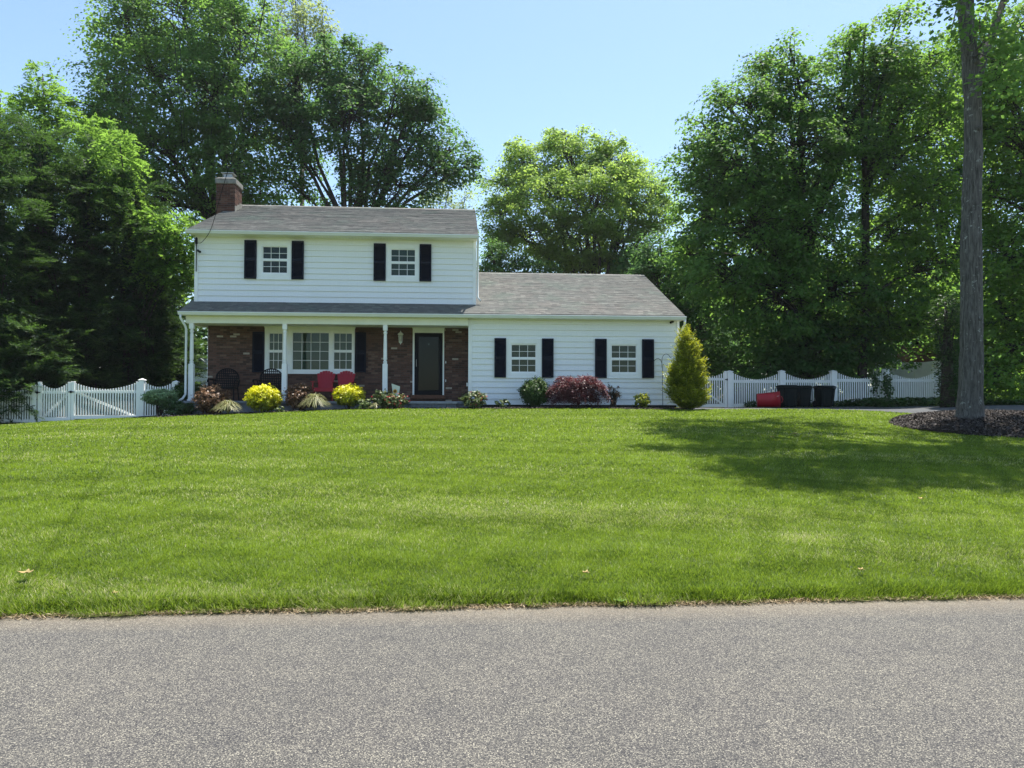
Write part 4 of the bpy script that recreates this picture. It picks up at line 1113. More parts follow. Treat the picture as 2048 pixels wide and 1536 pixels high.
def gate(x0, x1, Y, z0, zt, dip, n, label, brace, latch_at):
    r = thing('garden_gate', ((x0+x1)/2, Y, z0), label, 'gate', 'white picket gates')
    for x in (x0+.045, x1-.045):
        mb = MB(); mb.box(x-.045, x+.045, Y-.045, Y+.045, z0, zt-.02); mb.box(x-.05, x+.05, Y-.05, Y+.05, zt-.02, zt); mb.build('stile', M['vinyl'], r, bevel=.006)
    mb = MB(); mb.box(x0+.09, x1-.09, Y-.03, Y+.03, zt-.36, zt-.27); mb.build('rail', M['vinyl'], r, bevel=.004)
    mb = MB(); mb.box(x0+.09, x1-.09, Y-.03, Y+.03, z0+.03, z0+.15); mb.build('rail', M['vinyl'], r, bevel=.004)
    mb = MB(); pickets(mb, x0+.09, x1-.09, Y-.045, z0+.16, zt-.03, dip, n); mb.build('picket', M['vinyl'], r)
    mb = MB()
    if brace > 0: mb.bar((x0+.1, Y+.035, zt-.34), (x1-.1, Y+.035, z0+.10), .07, .03, (0, 1, 0))
    else: mb.bar((x1-.1, Y+.035, zt-.34), (x0+.1, Y+.035, z0+.10), .07, .03, (0, 1, 0))
    mb.build('brace', M['vinyl'], r)
    mb = MB(); xx = x1 if latch_at > 0 else x0
    mb.box(xx-.08, xx+.08, Y-.065, Y-.05, zt-.34, zt-.31); mb.box(xx-.02, xx+.02, Y-.08, Y-.05, zt-.36, zt-.29); mb.build('latch', M['black'], r)
    return r
YG = 24.05
xa, xb = WX(154.5-14, YG), WX(269+13, YG)
z0 = g((xa+xb)/2, YG)-.02
gate(WX(143.8, YG), WX(279, YG), YG, z0, WZ(200, 763, YG), .20, 23, 'wide white picket gate with scalloped top left of the porch', 1, -1)
gate(WX(77, YG), WX(143, YG), YG, z0-.06, WZ(120, 764, YG), .17, 11, 'narrower white picket gate half hidden under cypress boughs', -1, -1)
fr = thing('picket_fence', (WX(300, YG), YG, z0), 'short white picket fence run behind the round topiary', 'fence', 'white picket fences')
fpost(fr, WX(284.5, YG), YG, z0, WZ(284, 758, YG), .15)
fpost(fr, WX(352, YG), YG, z0, WZ(352, 762, YG), .13)
mb = MB(); x0, x1 = WX(290, YG), WX(348, YG); zt = WZ(300, 762, YG)
mb.box(x0, x1, YG-.03, YG+.03, zt-.35, zt-.26); mb.build('rail', M['vinyl'], fr); mb = MB(); mb.box(x0, x1, YG-.03, YG+.03, z0+.05, z0+.15); mb.build('rail', M['vinyl'], fr)
mb = MB(); pickets(mb, x0, x1, YG-.04, z0+.05, zt-.02, .16, 12); mb.build('picket', M['vinyl'], fr)
fr = thing('picket_fence', (WX(50, YG), YG, z0-.1), 'white picket fence run swallowed by the cypress at the left edge', 'fence', 'white picket fences')
fpost(fr, WX(70, YG), YG, z0-.1, WZ(70, 770, YG), .13); fpost(fr, WX(-10, YG), YG, z0-.2, WZ(0, 772, YG), .13)
mb = MB(); x0, x1 = WX(-6, YG), WX(66, YG); zt = WZ(40, 770, YG)
mb.box(x0, x1, YG-.03, YG+.03, zt-.35, zt-.26); mb.build('rail', M['vinyl'], fr); mb = MB(); mb.box(x0, x1, YG-.03, YG+.03, z0-.08, z0+.02); mb.build('rail', M['vinyl'], fr)
mb = MB(); pickets(mb, x0, x1, YG-.04, z0-.05, zt-.02, .16, 14); mb.build('picket', M['vinyl'], fr)
YF = 28.0
fr = thing('picket_fence', (WX(1660, YF), YF, 1.3), 'long white scalloped picket fence behind the dark bins', 'fence', 'white picket fences')
ps = [(1459, 741.5, 815), (1563, 741, 812), (1666, 741, 808), (1771, 738, 802), (1875.5, 741, 800)]
for (px, pt, pb) in ps: fpost(fr, WX(px, YF), YF, g(WX(px, YF), YF), WZ(px, pt, YF), .19)
for (a, b) in zip(ps[:-1], ps[1:]):
    x0, x1 = WX(a[0], YF)+.09, WX(b[0], YF)-.09; zt = (WZ(a[0], a[1], YF)+WZ(b[0], b[1], YF))/2-.05; zb = g(x0, YF)+.02
    mb = MB(); mb.box(x0, x1, YF-.03, YF+.03, zt-.42, zt-.31); mb.build('rail', M['vinyl'], fr); mb = MB(); mb.box(x0, x1, YF-.03, YF+.03, zb+.03, zb+.14); mb.build('rail', M['vinyl'], fr)
    mb = MB(); pickets(mb, x0, x1, YF-.045, zb, zt-.02, .26, 22, w=.042); mb.build('picket', M['vinyl'], fr)
gate(WX(1376, YF), WX(1453.5, YF), YF, g(9, YF), WZ(1430, 742, YF), .2, 15, 'white picket gate between the golden conifer and the long fence', 1, 1)
# tall privacy fence and shed at the right
A_ = W(1750, 736, 36); B_ = W(1876, 722, 30.2)
r = thing('privacy_fence', (B_.x, B_.y, g(B_.x, B_.y)), 'tall solid off-white fence panel behind the picket fence end', 'fence')
Lf = math.dist(A_[:2], B_[:2]); n_ = 3
def ab(t): return (A_.x+(B_.x-A_.x)*t, A_.y+(B_.y-A_.y)*t, A_.z+(B_.z-A_.z)*t)
for k in range(n_):
    p, q = ab(k/n_), ab((k+1)/n_)
    mb = MB(); mb.bar((p[0], p[1], (p[2]-.05)), (q[0], q[1], q[2]-.05), .07, .13); mb.bar((p[0], p[1], p[2]-.33), (q[0], q[1], q[2]-.33), .06, .05); mb.build('rail', M['tallvinyl'], r)
    mb = MB(); N_ = 12
    for i in range(N_):
        s0 = k/n_+(i+.03)/N_/n_; s1 = k/n_+(i+.97)/N_/n_; u, v = ab(s0), ab(s1)
        mb.bar((u[0], u[1], u[2]-1.0), (v[0], v[1], v[2]-1.0), .025, 1.85)
    mb.build('fence_panel', M['tallvinyl'], r)
for k in range(n_+1):
    p = ab(k/n_); mb = MB(); mb.box(p[0]-.07, p[0]+.07, p[1]-.07, p[1]+.07, p[2]-2.2, p[2]+.05); mb.build('post', M['tallvinyl'], r, bevel=.01)
def shed(name, label, cx, cy, wx, wy, hz, rh, wallm, roofm, gable='x', door=True):
    gz = g(cx, cy); r = thing(name, (cx, cy, gz), label, 'shed')
    mb = MB(); mb.box(cx-wx/2, cx+wx/2, cy-wy/2, cy+wy/2, gz-.3, gz+hz)
    if gable == 'y': mb.prism([(cx-wx/2, gz+hz), (cx+wx/2, gz+hz), (cx, gz+hz+rh)], 'y', cy-wy/2, cy+wy/2)
    else: mb.prism([(cy-wy/2, gz+hz), (cy+wy/2, gz+hz), (cy, gz+hz+rh)], 'x', cx-wx/2, cx+wx/2)
    mb.build('wall', wallm, r)
    mb = MB(); o = .15
    for sg in (-1, 1):
        if gable == 'y': mb.prism([(cx+sg*(wx/2+o), gz+hz-o*rh/(wx/2)+.02), (cx, gz+hz+rh+.02), (cx, gz+hz+rh+.10), (cx+sg*(wx/2+o), gz+hz-o*rh/(wx/2)+.10)], 'y', cy-wy/2-o, cy+wy/2+o)
        else: mb.prism([(cy+sg*(wy/2+o), gz+hz-o*rh/(wy/2)+.02), (cy, gz+hz+rh+.02), (cy, gz+hz+rh+.10), (cy+sg*(wy/2+o), gz+hz-o*rh/(wy/2)+.10)], 'x', cx-wx/2-o, cx+wx/2+o)
    mb.build('roof', roofm, r)
    mb = MB(); frame(mb, cx-.45, cx+.45, gz+.1, gz+1.9, .08, cy-wy/2-.04, cy-wy/2-.005); mb.box(cx-.37, cx+.37, cy-wy/2-.02, cy-wy/2-.004, gz+.18, gz+1.82)
    mb.build('door', M['tallvinyl'], r)
    return r
c = W(1868, 722, 34.5)
shed('garden_shed', 'shed with brown shingled roof showing above the tall off-white fence', c.x+.4, 35.5, 4.2, 2.6, c.z-g(c.x, 35)-.05, .75, M['tallvinyl'], M['wood'])
c = W(398, 745, 38)
M['shedgrey'] = plain('grey_green_shed', (.20, .23, .20), .8, .1, 3)
shed('garden_shed', 'small grey-green gabled shed glimpsed between porch post and brick corner', c.x+.15, 39, 1.9, 2.4, c.z-g(c.x, 39)-.15, .75, M['shedgrey'], M['shedgrey'], 'y')
# white patio set in front of it
c = W(400, 770, 33)
r = thing('patio_table', (c.x, 33, g(c.x, 33)), 'small white patio table in the back yard beside the brick corner', 'table')
gz = g(c.x, 33); mb = MB(); mb.box(c.x-.4, c.x+.35, 32.7, 33.3, c.z+.12, c.z+.16); mb.build('table_top', M['vinyl'], r, bevel=.01)
for sx in (-.33, .28):
    for sy in (-.25, .25):
        mb = MB(); mb.box(c.x+sx-.025, c.x+sx+.025, 33+sy-.025, 33+sy+.025, gz-.05, c.z+.12); mb.build('leg', M['vinyl'], r)
# neighbouring house seen in flecks behind the grey trunk
nx, ny = D(2010, 780, 52).x, D(2010, 780, 52).y
r = thing('neighbour_house', (nx, ny, g(nx, ny)), 'pale neighbouring house glimpsed through leaves at the right edge', 'house')
gz = g(nx, ny)
mb = MB(); mb.box(nx-4, nx+9, ny, ny+7, gz-.3, gz+3.6); mb.prism([(ny, gz+3.6), (ny+7, gz+3.6), (ny+3.5, gz+5.4)], 'x', nx-4, nx+9); mb.build('wall', M['siding'], r)
mb = MB(); mb.prism([(ny-.4, gz+3.45), (ny+3.5, gz+5.45), (ny+3.5, gz+5.6), (ny-.4, gz+3.6)], 'x', nx-4.3, nx+9.3); mb.prism([(ny+7.4, gz+3.45), (ny+3.5, gz+5.45), (ny+3.5, gz+5.6), (ny+7.4, gz+3.6)], 'x', nx-4.3, nx+9.3); mb.build('roof', M['shingle'], r)
for xx in (-2.5, 1.5, 4.5):
    mb = MB(); frame(mb, nx+xx, nx+xx+1.2, gz+1, gz+2.4, .1, ny-.05, ny-.005); w_ = mb.build('window', M['trim'], r)
    mb = MB(); mb.box(nx+xx+.1, nx+xx+1.1, ny-.02, ny-.01, gz+1.1, gz+2.3); mb.build('window_pane', M['black'], w_)

# ------------------------------------------------------------------ bins
def wheelie(px, Y, wpx, toppy, botpy, label, rz=0):
    x = WX(px, Y); z0 = g(x, Y)+.015; h = WZ(px, toppy, Y)-z0; w = wpx*Y/FPX/2
    r = thing('wheeled_bin', (x, Y, z0), label, 'trash bin', 'dark bins by the fence')
    m_ = Matrix.Translation((x, Y, z0)) @ Matrix.Rotation(rz, 4, 'Z')
    mb = MB(); d = w*.95; zb = .03; zt_ = h*.88; tb = .78
    v = [(-w*tb, -d*tb, zb), (w*tb, -d*tb, zb), (w*tb, d*tb, zb), (-w*tb, d*tb, zb), (-w*.96, -d*.96, zt_), (w*.96, -d*.96, zt_), (w*.96, d*.96, zt_), (-w*.96, d*.96, zt_)]
    mb.add([m_ @ Vector(p) for p in v], [(0, 1, 2, 3), (4, 5, 6, 7), (0, 1, 5, 4), (1, 2, 6, 5), (2, 3, 7, 6), (3, 0, 4, 7)])
    for s in (-.5, .5): mb.box(w*s-.02, w*s+.02, -d*.93, -d*.80, zb+.05, zt_*.9, m_)
    mb.box(-w, w, -d, d, zt_-.05, zt_, m_)
    mb.build('bin_body', M['bin'], r, bevel=.015)
    mb = MB()
    pr = [(-d*1.06, zt_+.005), (-d*1.06, zt_+.05), (-d*.8, h*.965), (-.1, h), (d*.6, h*.985), (d*1.05, zt_+.06), (d*1.05, zt_+.005)]
    n = len(pr); v = [m_ @ Vector((-w*1.04, a, b)) for a, b in pr]+[m_ @ Vector((w*1.04, a, b)) for a, b in pr]
    mb.add(v, [tuple(range(n-1, -1, -1)), tuple(range(n, 2*n))]+[(i, (i+1) % n, n+(i+1) % n, n+i) for i in range(n)])
    mb.build('bin_lid', M['bin'], r, bevel=.012)
    mb = MB(); mb.tube([m_ @ Vector((-w*.7, d*1.0, zt_-.02)), m_ @ Vector((-w*.7, d*1.22, zt_)), m_ @ Vector((w*.7, d*1.22, zt_)), m_ @ Vector((w*.7, d*1.0, zt_-.02))], .015, 6); mb.build('handle', M['bin'], r)
    for s in (-1, 1):
        mb = MB(); mb.tube([m_ @ Vector((s*w*.80, d*.75, .12)), m_ @ Vector((s*w*.98, d*.75, .12))], .12, 14); mb.build('wheel', M['black'], r)
wheelie(1575, 27.0, 33, 770, 818, 'dark wheeled bin beside the red tub, leftmost of three', .1)
wheelie(1608, 27.3, 25, 771, 818, 'middle of the three dark wheeled bins, narrow one', -.15)
wheelie(1649, 27.1, 33, 771, 818, 'dark wheeled bin standing apart at the right of three', .05)
x = WX(1536, 26.6); z = g(x, 26.6)
r = thing('plastic_tub', (x, 26.6, z), 'red plastic tub lying on its side next to the dark bins', 'tub')
mb = MB(); a = Vector((WX(1516, 26.6), 26.7, z+.275)); b = Vector((WX(1556, 26.6), 26.45, z+.31)); ax = (b-a)
def ring(ts, rs): return [a+ax*t for t in ts], rs
p_, r2 = ring([0, .02, .5, .90, .90, .93, .93, .99, 1.0, 1.0, .96, .1], [.23, .245, .262, .285, .30, .30, .288, .292, .32, .285, .275, .235])
mb.tube(p_, r2, 24, True); mb.build('tub_body', M['red'], r, True)
mb = MB(); c = a+ax*.95+Vector((0, -.31, .0)); mb.tube([c+Vector((-.02, .03, .12)), c+Vector((0, -.04, 0)), c+Vector((-.02, .03, -.12))], .014, 6); mb.build('handle', M['red'], r)
mb = MB(); c = a+ax*.78+Vector((0, -.262, .09)); mb.bar(c+Vector((-.04, 0, .03)), c+Vector((.04, -.01, .05)), .05, .006); mb.build('sticker', M['vinyl'], r)

# ------------------------------------------------------------------ porch things
def adirondack():
    Yc = 24.55; x0, x1 = WX(631, Yc), WX(708, Yc); zf = 1.552; xm = (x0+x1)/2
    r = thing('double_adirondack_chair', (xm, Yc, zf), 'red double slatted garden bench with two fan backs on the porch', 'bench')
    for (cx) in (x0+.30, x1-.28):
        for k in range(7):
            t = (k-3)/3; hb = WZ(670, 741, Yc)-(.09*t*t)
            m_ = Vector((cx+t*.17, Yc+.02, zf+.36)); e = Vector((cx+t*.255, Yc+.24, hb))
            mb = MB(); mb.bar(m_, e, .080, .02, (0, 1, 0)); mb.build('back_slat', M['red'], r, bevel=.006)
        mb = MB(); mb.box(cx-.25, cx+.25, Yc+.15, Yc+.175, zf+.66, zf+.73); mb.build('back_rail', M['red'], r)
    mb = MB()
    for k in range(6): mb.box(x0+.04, x1-.04, Yc-.52+k*.09, Yc-.44+k*.09, zf+.40-k*.015, zf+.42-k*.015)
    mb.box(x0+.04, x1-.04, Yc-.54, Yc-.52, zf+.30, zf+.42); mb.build('seat', M['red'], r, bevel=.004)
    for x in (x0, xm, x1):
        mb = MB(); mb.box(x-.06, x+.06, Yc-.55, Yc+.15, zf+.60, zf+.622); mb.build('armrest', M['red'], r, bevel=.004)
        mb = MB(); mb.box(x-.015, x+.015, Yc-.50, Yc-.41, zf, zf+.60); mb.build('leg', M['red'], r)
        mb = MB(); mb.bar((x, Yc-.5, zf+.34), (x, Yc+.42, zf+.03), .03, .1, (0, 0, 1)); mb.build('leg', M['red'], r)
adirondack()
def patio_chair(px, label):
    Yc = 24.6; x = WX(px, Yc); zf = 1.552
    r = thing('metal_armchair', (x, Yc, zf), label, 'chair', 'black metal porch chairs')
    w = .36; mb = MB(); arc = []
    for k in range(15):
        a = math.pi*k/14; arc.append((x-w*math.cos(a), Yc+.30, zf+.74+.30*math.sin(a)))
    mb.tube([(x-w, Yc+.18, zf+.42)]+arc+[(x+w, Yc+.18, zf+.42)], .02, 6)
    mb.build('back_frame', M['black'], r, True)
    mb = MB()
    for k in range(-5, 6):
        xx = k*w/6; top = zf+.74+.30*math.sqrt(max(0, 1-(xx/w)**2)); mb.bar((x+xx, Yc+.19, zf+.44), (x+xx*1.02, Yc+.30, top), .028, .006, (0, 1, 0))
    for k in range(7):
        zz = zf+.48+k*.08; hw = w if zz < zf+.74 else w*math.sqrt(max(0, 1-((zz-zf-.74)/.30)**2)); yy = Yc+.19+.11*(k/6); mb.box(x-hw, x+hw, yy-.004, yy+.006, zz-.014, zz+.014)
    mb.build('backrest', M['black'], r)
    mb = MB(); mb.box(x-w, x+w, Yc-.32, Yc+.2, zf+.38, zf+.44); mb.build('seat', M['black'], r, bevel=.015)
    for s in (-1, 1):
        mb = MB(); mb.tube([(x+s*w, Yc+.26, zf+.66), (x+s*(w+.06), Yc, zf+.68), (x+s*(w+.07), Yc-.3, zf+.66), (x+s*(w+.06), Yc-.36, zf+.60)], .022, 6); mb.build('armrest', M['black'], r, True)
        for yy in (-.3, .2):
            mb = MB(); mb.tube([(x+s*(w+.06), Yc+yy, zf+.66), (x+s*w, Yc+yy*.9, zf+.40), (x+s*(w+.03), Yc+yy*1.1, zf)], .018, 6); mb.build('leg', M['black'], r)
patio_chair(449, 'black metal armchair at the left end of the porch')
patio_chair(538, 'black metal armchair behind the left golden shrub')
# ornaments
x = WX(790, 22.9); gz = g(x, 22.9)
r = thing('garden_flag', (x, 22.9, gz), 'pale garden flag with a sunflower, tilted on a thin stand', 'flag')
q = [W(783, 767, 22.9), W(800, 773, 22.9), W(797, 793, 22.9), W(786, 790, 22.9)]
M['flag'] = plain('pale_cloth', (.62, .66, .56), .8, .08, 9); M['petal_y'] = plain('sunflower_petal', (.65, .36, .04), .7, .2, 30); M['sunc'] = plain('sunflower_centre', (.10, .04, .015), .8, .2, 30)
mb = MB(); mb.add(list(q)+[p+Vector((0, .006, 0)) for p in q], [(0, 1, 2, 3), (4, 5, 6, 7), (0, 1, 5, 4), (1, 2, 6, 5), (2, 3, 7, 6), (3, 0, 4, 7)]); fl = mb.build('flag_cloth', M['flag'], r)
c = W(790, 782.5, 22.895); mb = MB()
for k in range(12):
    a = k*math.pi/6; d = Vector((math.cos(a), 0, math.sin(a))); n_ = Vector((-d.z, 0, d.x)); mb.add([c+d*.02-n_*.012, c+d*.02+n_*.012, c+d*.055+n_*.012, c+d*.072, c+d*.055-n_*.012], [(0, 1, 2, 3, 4)])
mb.build('sunflower', M['petal_y'], fl)
mb = MB(); mb.tube([c+Vector((0, .0, 0)), c+Vector((0, -.004, 0))], .028, 10); mb.build('sunflower_centre', M['sunc'], fl)
mb = MB(); p0 = W(782, 766.5, 22.9); p1 = W(801, 772.5, 22.9); mb.tube([(p0.x, 22.9, gz), (p0.x, 22.9, p0.z), (p1.x, 22.9, p1.z)], .006, 5); mb.build('flag_stand', M['black'], r)
Yh = 23.2; x = WX(1325, Yh); gz = g(x, Yh)
r = thing('shepherd_hook', (x, Yh, gz), 'thin black double crook pole against the wing siding', 'garden pole')
mb = MB(); mb.tube([(x+.01, Yh, gz-.1), (x, Yh, WZ(1325, 735, Yh))], .008, 6); mb.build('pole', M['black'], r)
def crook(pp, rad=.0075):
    pts = [W(a, b, Yh) for a, b in pp]; out = []
    for i in range(len(pts)-1):
        p0 = pts[max(i-1, 0)]; p1 = pts[i]; p2 = pts[i+1]; p3 = pts[min(i+2, len(pts)-1)]
        for k in range(5):
            t = k/5; out.append(.5*((2*p1)+(p2-p0)*t+(2*p0-5*p1+4*p2-p3)*t*t+(3*p1-p0-3*p2+p3)*t**3))
    out.append(pts[-1]); MB().tube(out, rad, 6).build('hook', M['black'], r, True)
crook([(1324, 735), (1324, 718), (1327, 711), (1332, 708), (1337, 710), (1340, 714), (1342, 715), (1342, 712)])
crook([(1325, 740), (1324, 728), (1321, 720), (1316, 717), (1311, 719), (1308, 722), (1306, 722)])

# ------------------------------------------------------------------ garden plants
def shrub(label, px, x0, x1, top, bot, Y, m, cat='shrub', name='shrub', n=5200, L=.06, group=None, Wd=.55, up=.5, rim=.16, flat=1.0, dep=1.0, stems=10, shape=None, inner=.55, petals=0, trunk=None, light=0, lumps=.14):
    xm = WX((x0+x1)/2, Y); rx = (x1-x0)/2*Y/FPX; zt = WZ(px, top, Y); zb = max(g(xm, Y), WZ(px, bot, Y)) if trunk is None else WZ(px, bot, Y)
    gz = g(xm, Y)
    r = thing(name, (xm, Y, gz), label, cat, group)
    zc = (zt+zb)/2; rz = (zt-zb)/2
    # shoots first, leaves gathered along each shoot, a few shoots sticking out
    K = max(20, int(n/(26 if lumps > .08 else 15))); per = 15
    dk = unit(RNG.normal(size=(K, 3))); rk = inner+(1-inner)*RNG.random((K, 1))**.45
    rk = np.where(RNG.random((K, 1)) < (.10 if lumps > .08 else .02), rk*RNG.uniform(1.02, 1.14, (K, 1)), rk)
    lump = 1+lumps*np.sin(dk[:, :1]*6+px)*np.sin(dk[:, 2:]*7+1.3*px)+lumps*.5*np.sin(dk[:, 1:2]*13+dk[:, :1]*11)
    t_ = RNG.random((K, per, 1)); sl_ = .30*(.5+RNG.random((K, 1, 1)))
    d = dk[:, None, :]+.30*t_*0
    pos = dk[:, None, :]*rk[:, None]*lump[:, None]*(1-sl_*t_) + RNG.normal(size=(K, per, 3))*(.045+.05*(1-t_)*.5)
    kr = np.repeat(RNG.random(K), per); tt = t_.reshape(-1)
    d = np.repeat(dk, per, axis=0)
    P = np.array([xm, Y, zc])+pos.reshape(-1, 3)*np.array([rx, rx*dep, rz])
    if shape == 'cone':
        t = (P[:, 2]-zb)/(zt-zb); k = np.clip(1.05-.95*t**1.5, .05, 1); s = k/np.maximum(.25, np.sqrt(np.clip(1-(2*t-1)**2, .02, 1)))
        P[:, 0] = xm+(P[:, 0]-xm)*s; P[:, 1] = Y+(P[:, 1]-Y)*s
    if shape == 'dome':
        low = P[:, 2] < zc; P[low, 2] = zc-(zc-P[low, 2])*1.0; P[low, 0] = xm+(P[low, 0]-xm)*1.0
    ok = P[:, 2] > gn(P[:, 0], P[:, 1])+.02; P, d, kr, tt = P[ok], d[ok], kr[ok], tt[ok]
    Nn = unit(d*.8+np.array([0, 0, up])+.55*RNG.normal(size=P.shape))
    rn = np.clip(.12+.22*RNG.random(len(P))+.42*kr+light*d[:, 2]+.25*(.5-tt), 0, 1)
    axis = d+.7*RNG.normal(size=d.shape)
    quads('foliage', leaves(P, Nn, L*1.25, Wd, .05, axis), m, r, rn)
    if petals:
        k = RNG.choice(len(P), petals, replace=False); k = k[(P[k, 1] < Y+.1)]
        Pp = P[k]+d[k]*.02; Q = np.repeat(Pp, 5, axis=0)+RNG.normal(size=(len(Pp)*5, 3))*.016
        quads('flower', leaves(Q, unit(RNG.normal(size=Q.shape)+np.array([0, -.6, .3])), .04, .8), M['petal'], r)
    mb = MB()
    for i in range(stems):
        a = random.uniform(0, 6.3); e = Vector((xm+rx*.6*math.cos(a)*random.random(), Y+rx*.6*math.sin(a)*random.random(), zc+rz*random.uniform(-.1, .6)))
        s = Vector((xm+random.uniform(-.05, .05), Y+random.uniform(-.05, .05), gz-.03)); mb.tube([s, s.lerp(e, .5)+Vector((random.uniform(-.05, .05), 0, .03)), e], [trunk or .014, (trunk or .014)*.7, .004], 5, False)
    mb.build('stems', M['bark'], r, True)
    return r
def grass_tuft(label, x0, x1, top, bot, Y, n=420, m='tuft'):
    xm = WX((x0+x1)/2, Y); rx = (x1-x0)/2*Y/FPX; gz = g(xm, Y); h = WZ((x0+x1)/2, top, Y)-gz
    r = thing('ornamental_grass', (xm, Y, gz), label, 'grass plant', 'striped grass tufts')
    n = int(n*1.15); V = []; az = RNG.uniform(0, 2*math.pi, n); out = rx*(.25+.8*RNG.random(n)); hh = h*(1.1-.45*(out/rx)**2)*(.75+.3*RNG.random(n))
    dx, dy = np.cos(az), np.sin(az)
    sx, sy = -dy*.010, dx*.010
    ts = np.linspace(0, 1, 8)
    def pt(t):
        zz = gz+hh*np.sin(math.pi*t*(.5+.36*out/rx))
        return np.c_[xm+dx*out*t**1.5, Y+dy*out*t**1.5, np.maximum(zz, gz+.01)]
    for a, b in zip(ts[:-1], ts[1:]):
        A = pt(a); B = pt(b); wa = (1-a**2*.9); wb = (1-b**2*.9); q = np.empty((n, 4, 3)); S = np.c_[sx, sy, np.zeros(n)]
        q[:, 0] = A-S*wa; q[:, 1] = A+S*wa; q[:, 2] = B+S*wb; q[:, 3] = B-S*wb; V.append(q)
    rn = np.tile(RNG.random(n), 7)
    quads('blades', np.concatenate(V), M[m], r, rn)
G_ = 'shrubs in the front bed'
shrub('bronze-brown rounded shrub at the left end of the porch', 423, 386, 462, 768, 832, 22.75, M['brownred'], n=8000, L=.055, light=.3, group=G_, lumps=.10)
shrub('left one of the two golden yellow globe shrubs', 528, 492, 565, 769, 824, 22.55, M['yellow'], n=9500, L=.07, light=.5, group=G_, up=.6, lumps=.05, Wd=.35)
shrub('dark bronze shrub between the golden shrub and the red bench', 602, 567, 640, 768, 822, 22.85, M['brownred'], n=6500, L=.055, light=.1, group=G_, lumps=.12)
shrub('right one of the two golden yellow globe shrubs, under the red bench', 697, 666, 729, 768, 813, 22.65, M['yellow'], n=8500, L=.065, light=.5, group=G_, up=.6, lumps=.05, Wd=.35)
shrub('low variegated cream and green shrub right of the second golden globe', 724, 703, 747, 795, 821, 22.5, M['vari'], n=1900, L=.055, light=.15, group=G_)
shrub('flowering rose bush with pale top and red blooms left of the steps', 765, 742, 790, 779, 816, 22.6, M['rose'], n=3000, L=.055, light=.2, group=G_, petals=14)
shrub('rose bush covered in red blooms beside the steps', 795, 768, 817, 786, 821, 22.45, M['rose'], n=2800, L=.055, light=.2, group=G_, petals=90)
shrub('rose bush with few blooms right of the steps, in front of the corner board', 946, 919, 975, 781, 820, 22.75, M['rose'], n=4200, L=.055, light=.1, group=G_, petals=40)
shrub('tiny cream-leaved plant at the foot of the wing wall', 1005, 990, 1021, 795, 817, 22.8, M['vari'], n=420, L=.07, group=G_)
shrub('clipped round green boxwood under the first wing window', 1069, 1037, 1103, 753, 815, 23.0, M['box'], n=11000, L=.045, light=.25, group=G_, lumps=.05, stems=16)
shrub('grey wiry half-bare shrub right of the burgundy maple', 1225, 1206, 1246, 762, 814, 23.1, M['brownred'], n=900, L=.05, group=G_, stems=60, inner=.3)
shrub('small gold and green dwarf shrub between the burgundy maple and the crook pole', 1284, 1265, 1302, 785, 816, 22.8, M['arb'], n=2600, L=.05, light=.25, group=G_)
shrub('tiny speckled plant between the golden shrub and the big grass tuft', 559, 549, 571, 811, 826, 22.25, M['vari'], n=500, L=.05, group=G_)
shrub('dark green low bush left of the porch post', 365, 340, 392, 764, 812, 24.1, M['box'], n=6000, L=.06, group=G_, lumps=.15)
shrub('dark ground-hugging bush under the topiary', 355, 325, 392, 802, 836, 23.2, M['ivy'], n=5000, L=.06, group=G_, lumps=.15)
grass_tuft('striped grass tuft in front of the bronze shrub', 419, 494, 802, 833, 22.25, 380)
grass_tuft('largest straw-coloured grass tuft, before the red bench', 592, 668, 789, 826, 22.35, 520)
grass_tuft('smallest pinkish grass tuft beside the rose bushes', 735, 766, 806, 822, 22.3, 160)
# topiary: a flat silvery dome on a bare stem
tp = shrub('round-headed silvery green topiary on a bare stem before the gate', 320, 287, 354, 776, 812, 23.3, M['mint'], cat='topiary', name='topiary', n=9000, L=.045, light=.4, trunk=.03, stems=6, lumps=.06)
# weeping burgundy maple
def jmaple():
    Y = 23.0; bx = WX(1155, Y); gz = g(bx, Y)
    r = thing('weeping_maple', (bx, Y, gz), 'low weeping maple with burgundy lace leaves between the wing windows', 'small tree')
    lob = [pl(1120, 790, 20, 22, 22.9), pl(1135, 775, 30, 20, 22.9), pl(1130, 758, 14, 7, 23), pl(1160, 768, 32, 15, 22.9), pl(1185, 775, 22, 18, 22.9), pl(1195, 790, 14, 20, 22.9), pl(1115, 782, 16, 10, 22.8), pl(1155, 790, 34, 16, 22.8), pl(1175, 757, 16, 6, 23), pl(1130, 800, 25, 12, 22.8), pl(1170, 800, 26, 12, 23)]
    Vs = []; Rn = []
    for c, rr in lob:
        k = int(rr[0]*rr[2]*3600)+30; d = unit(RNG.normal(size=(k, 3))); d[:, 2] = np.abs(d[:, 2])*1.0-.15
        P = np.array(c)+d*np.array(rr)*(.6+.5*RNG.random((k, 1)))
        Dr = unit(d*np.array([1, 1, .2])+np.array([0, 0, -.15])+.3*RNG.normal(size=(k, 3)))
        Vs.append(sprays(P, Dr,   .10+.10*RNG.random(k), 4, .15, .6, .7)); Rn.append(np.clip(np.tile(RNG.random(k)*.8+.15*d[:, 2], 8)+.15*RNG.random(len(Vs[-1])), 0, 1))
    quads('crown', np.concatenate(Vs), M['burgundy'], r, np.concatenate(Rn))
    mb = MB(); b = Vector((bx, Y, gz-.05)); f = b+Vector((-.05, 0, .45))
    mb.tube([b, b+Vector((.03, 0, .25)), f], [.05, .04, .035], 8)
    for c, rr in lob:
        c = Vector(c); mb.tube([f, f.lerp(c, .5)+Vector((0, 0, .15)), c+Vector((0, 0, rr[2]*.3))], [.022, .016, .005], 5, False)
    mb.build('trunk', M['bark'], r, True)
jmaple()
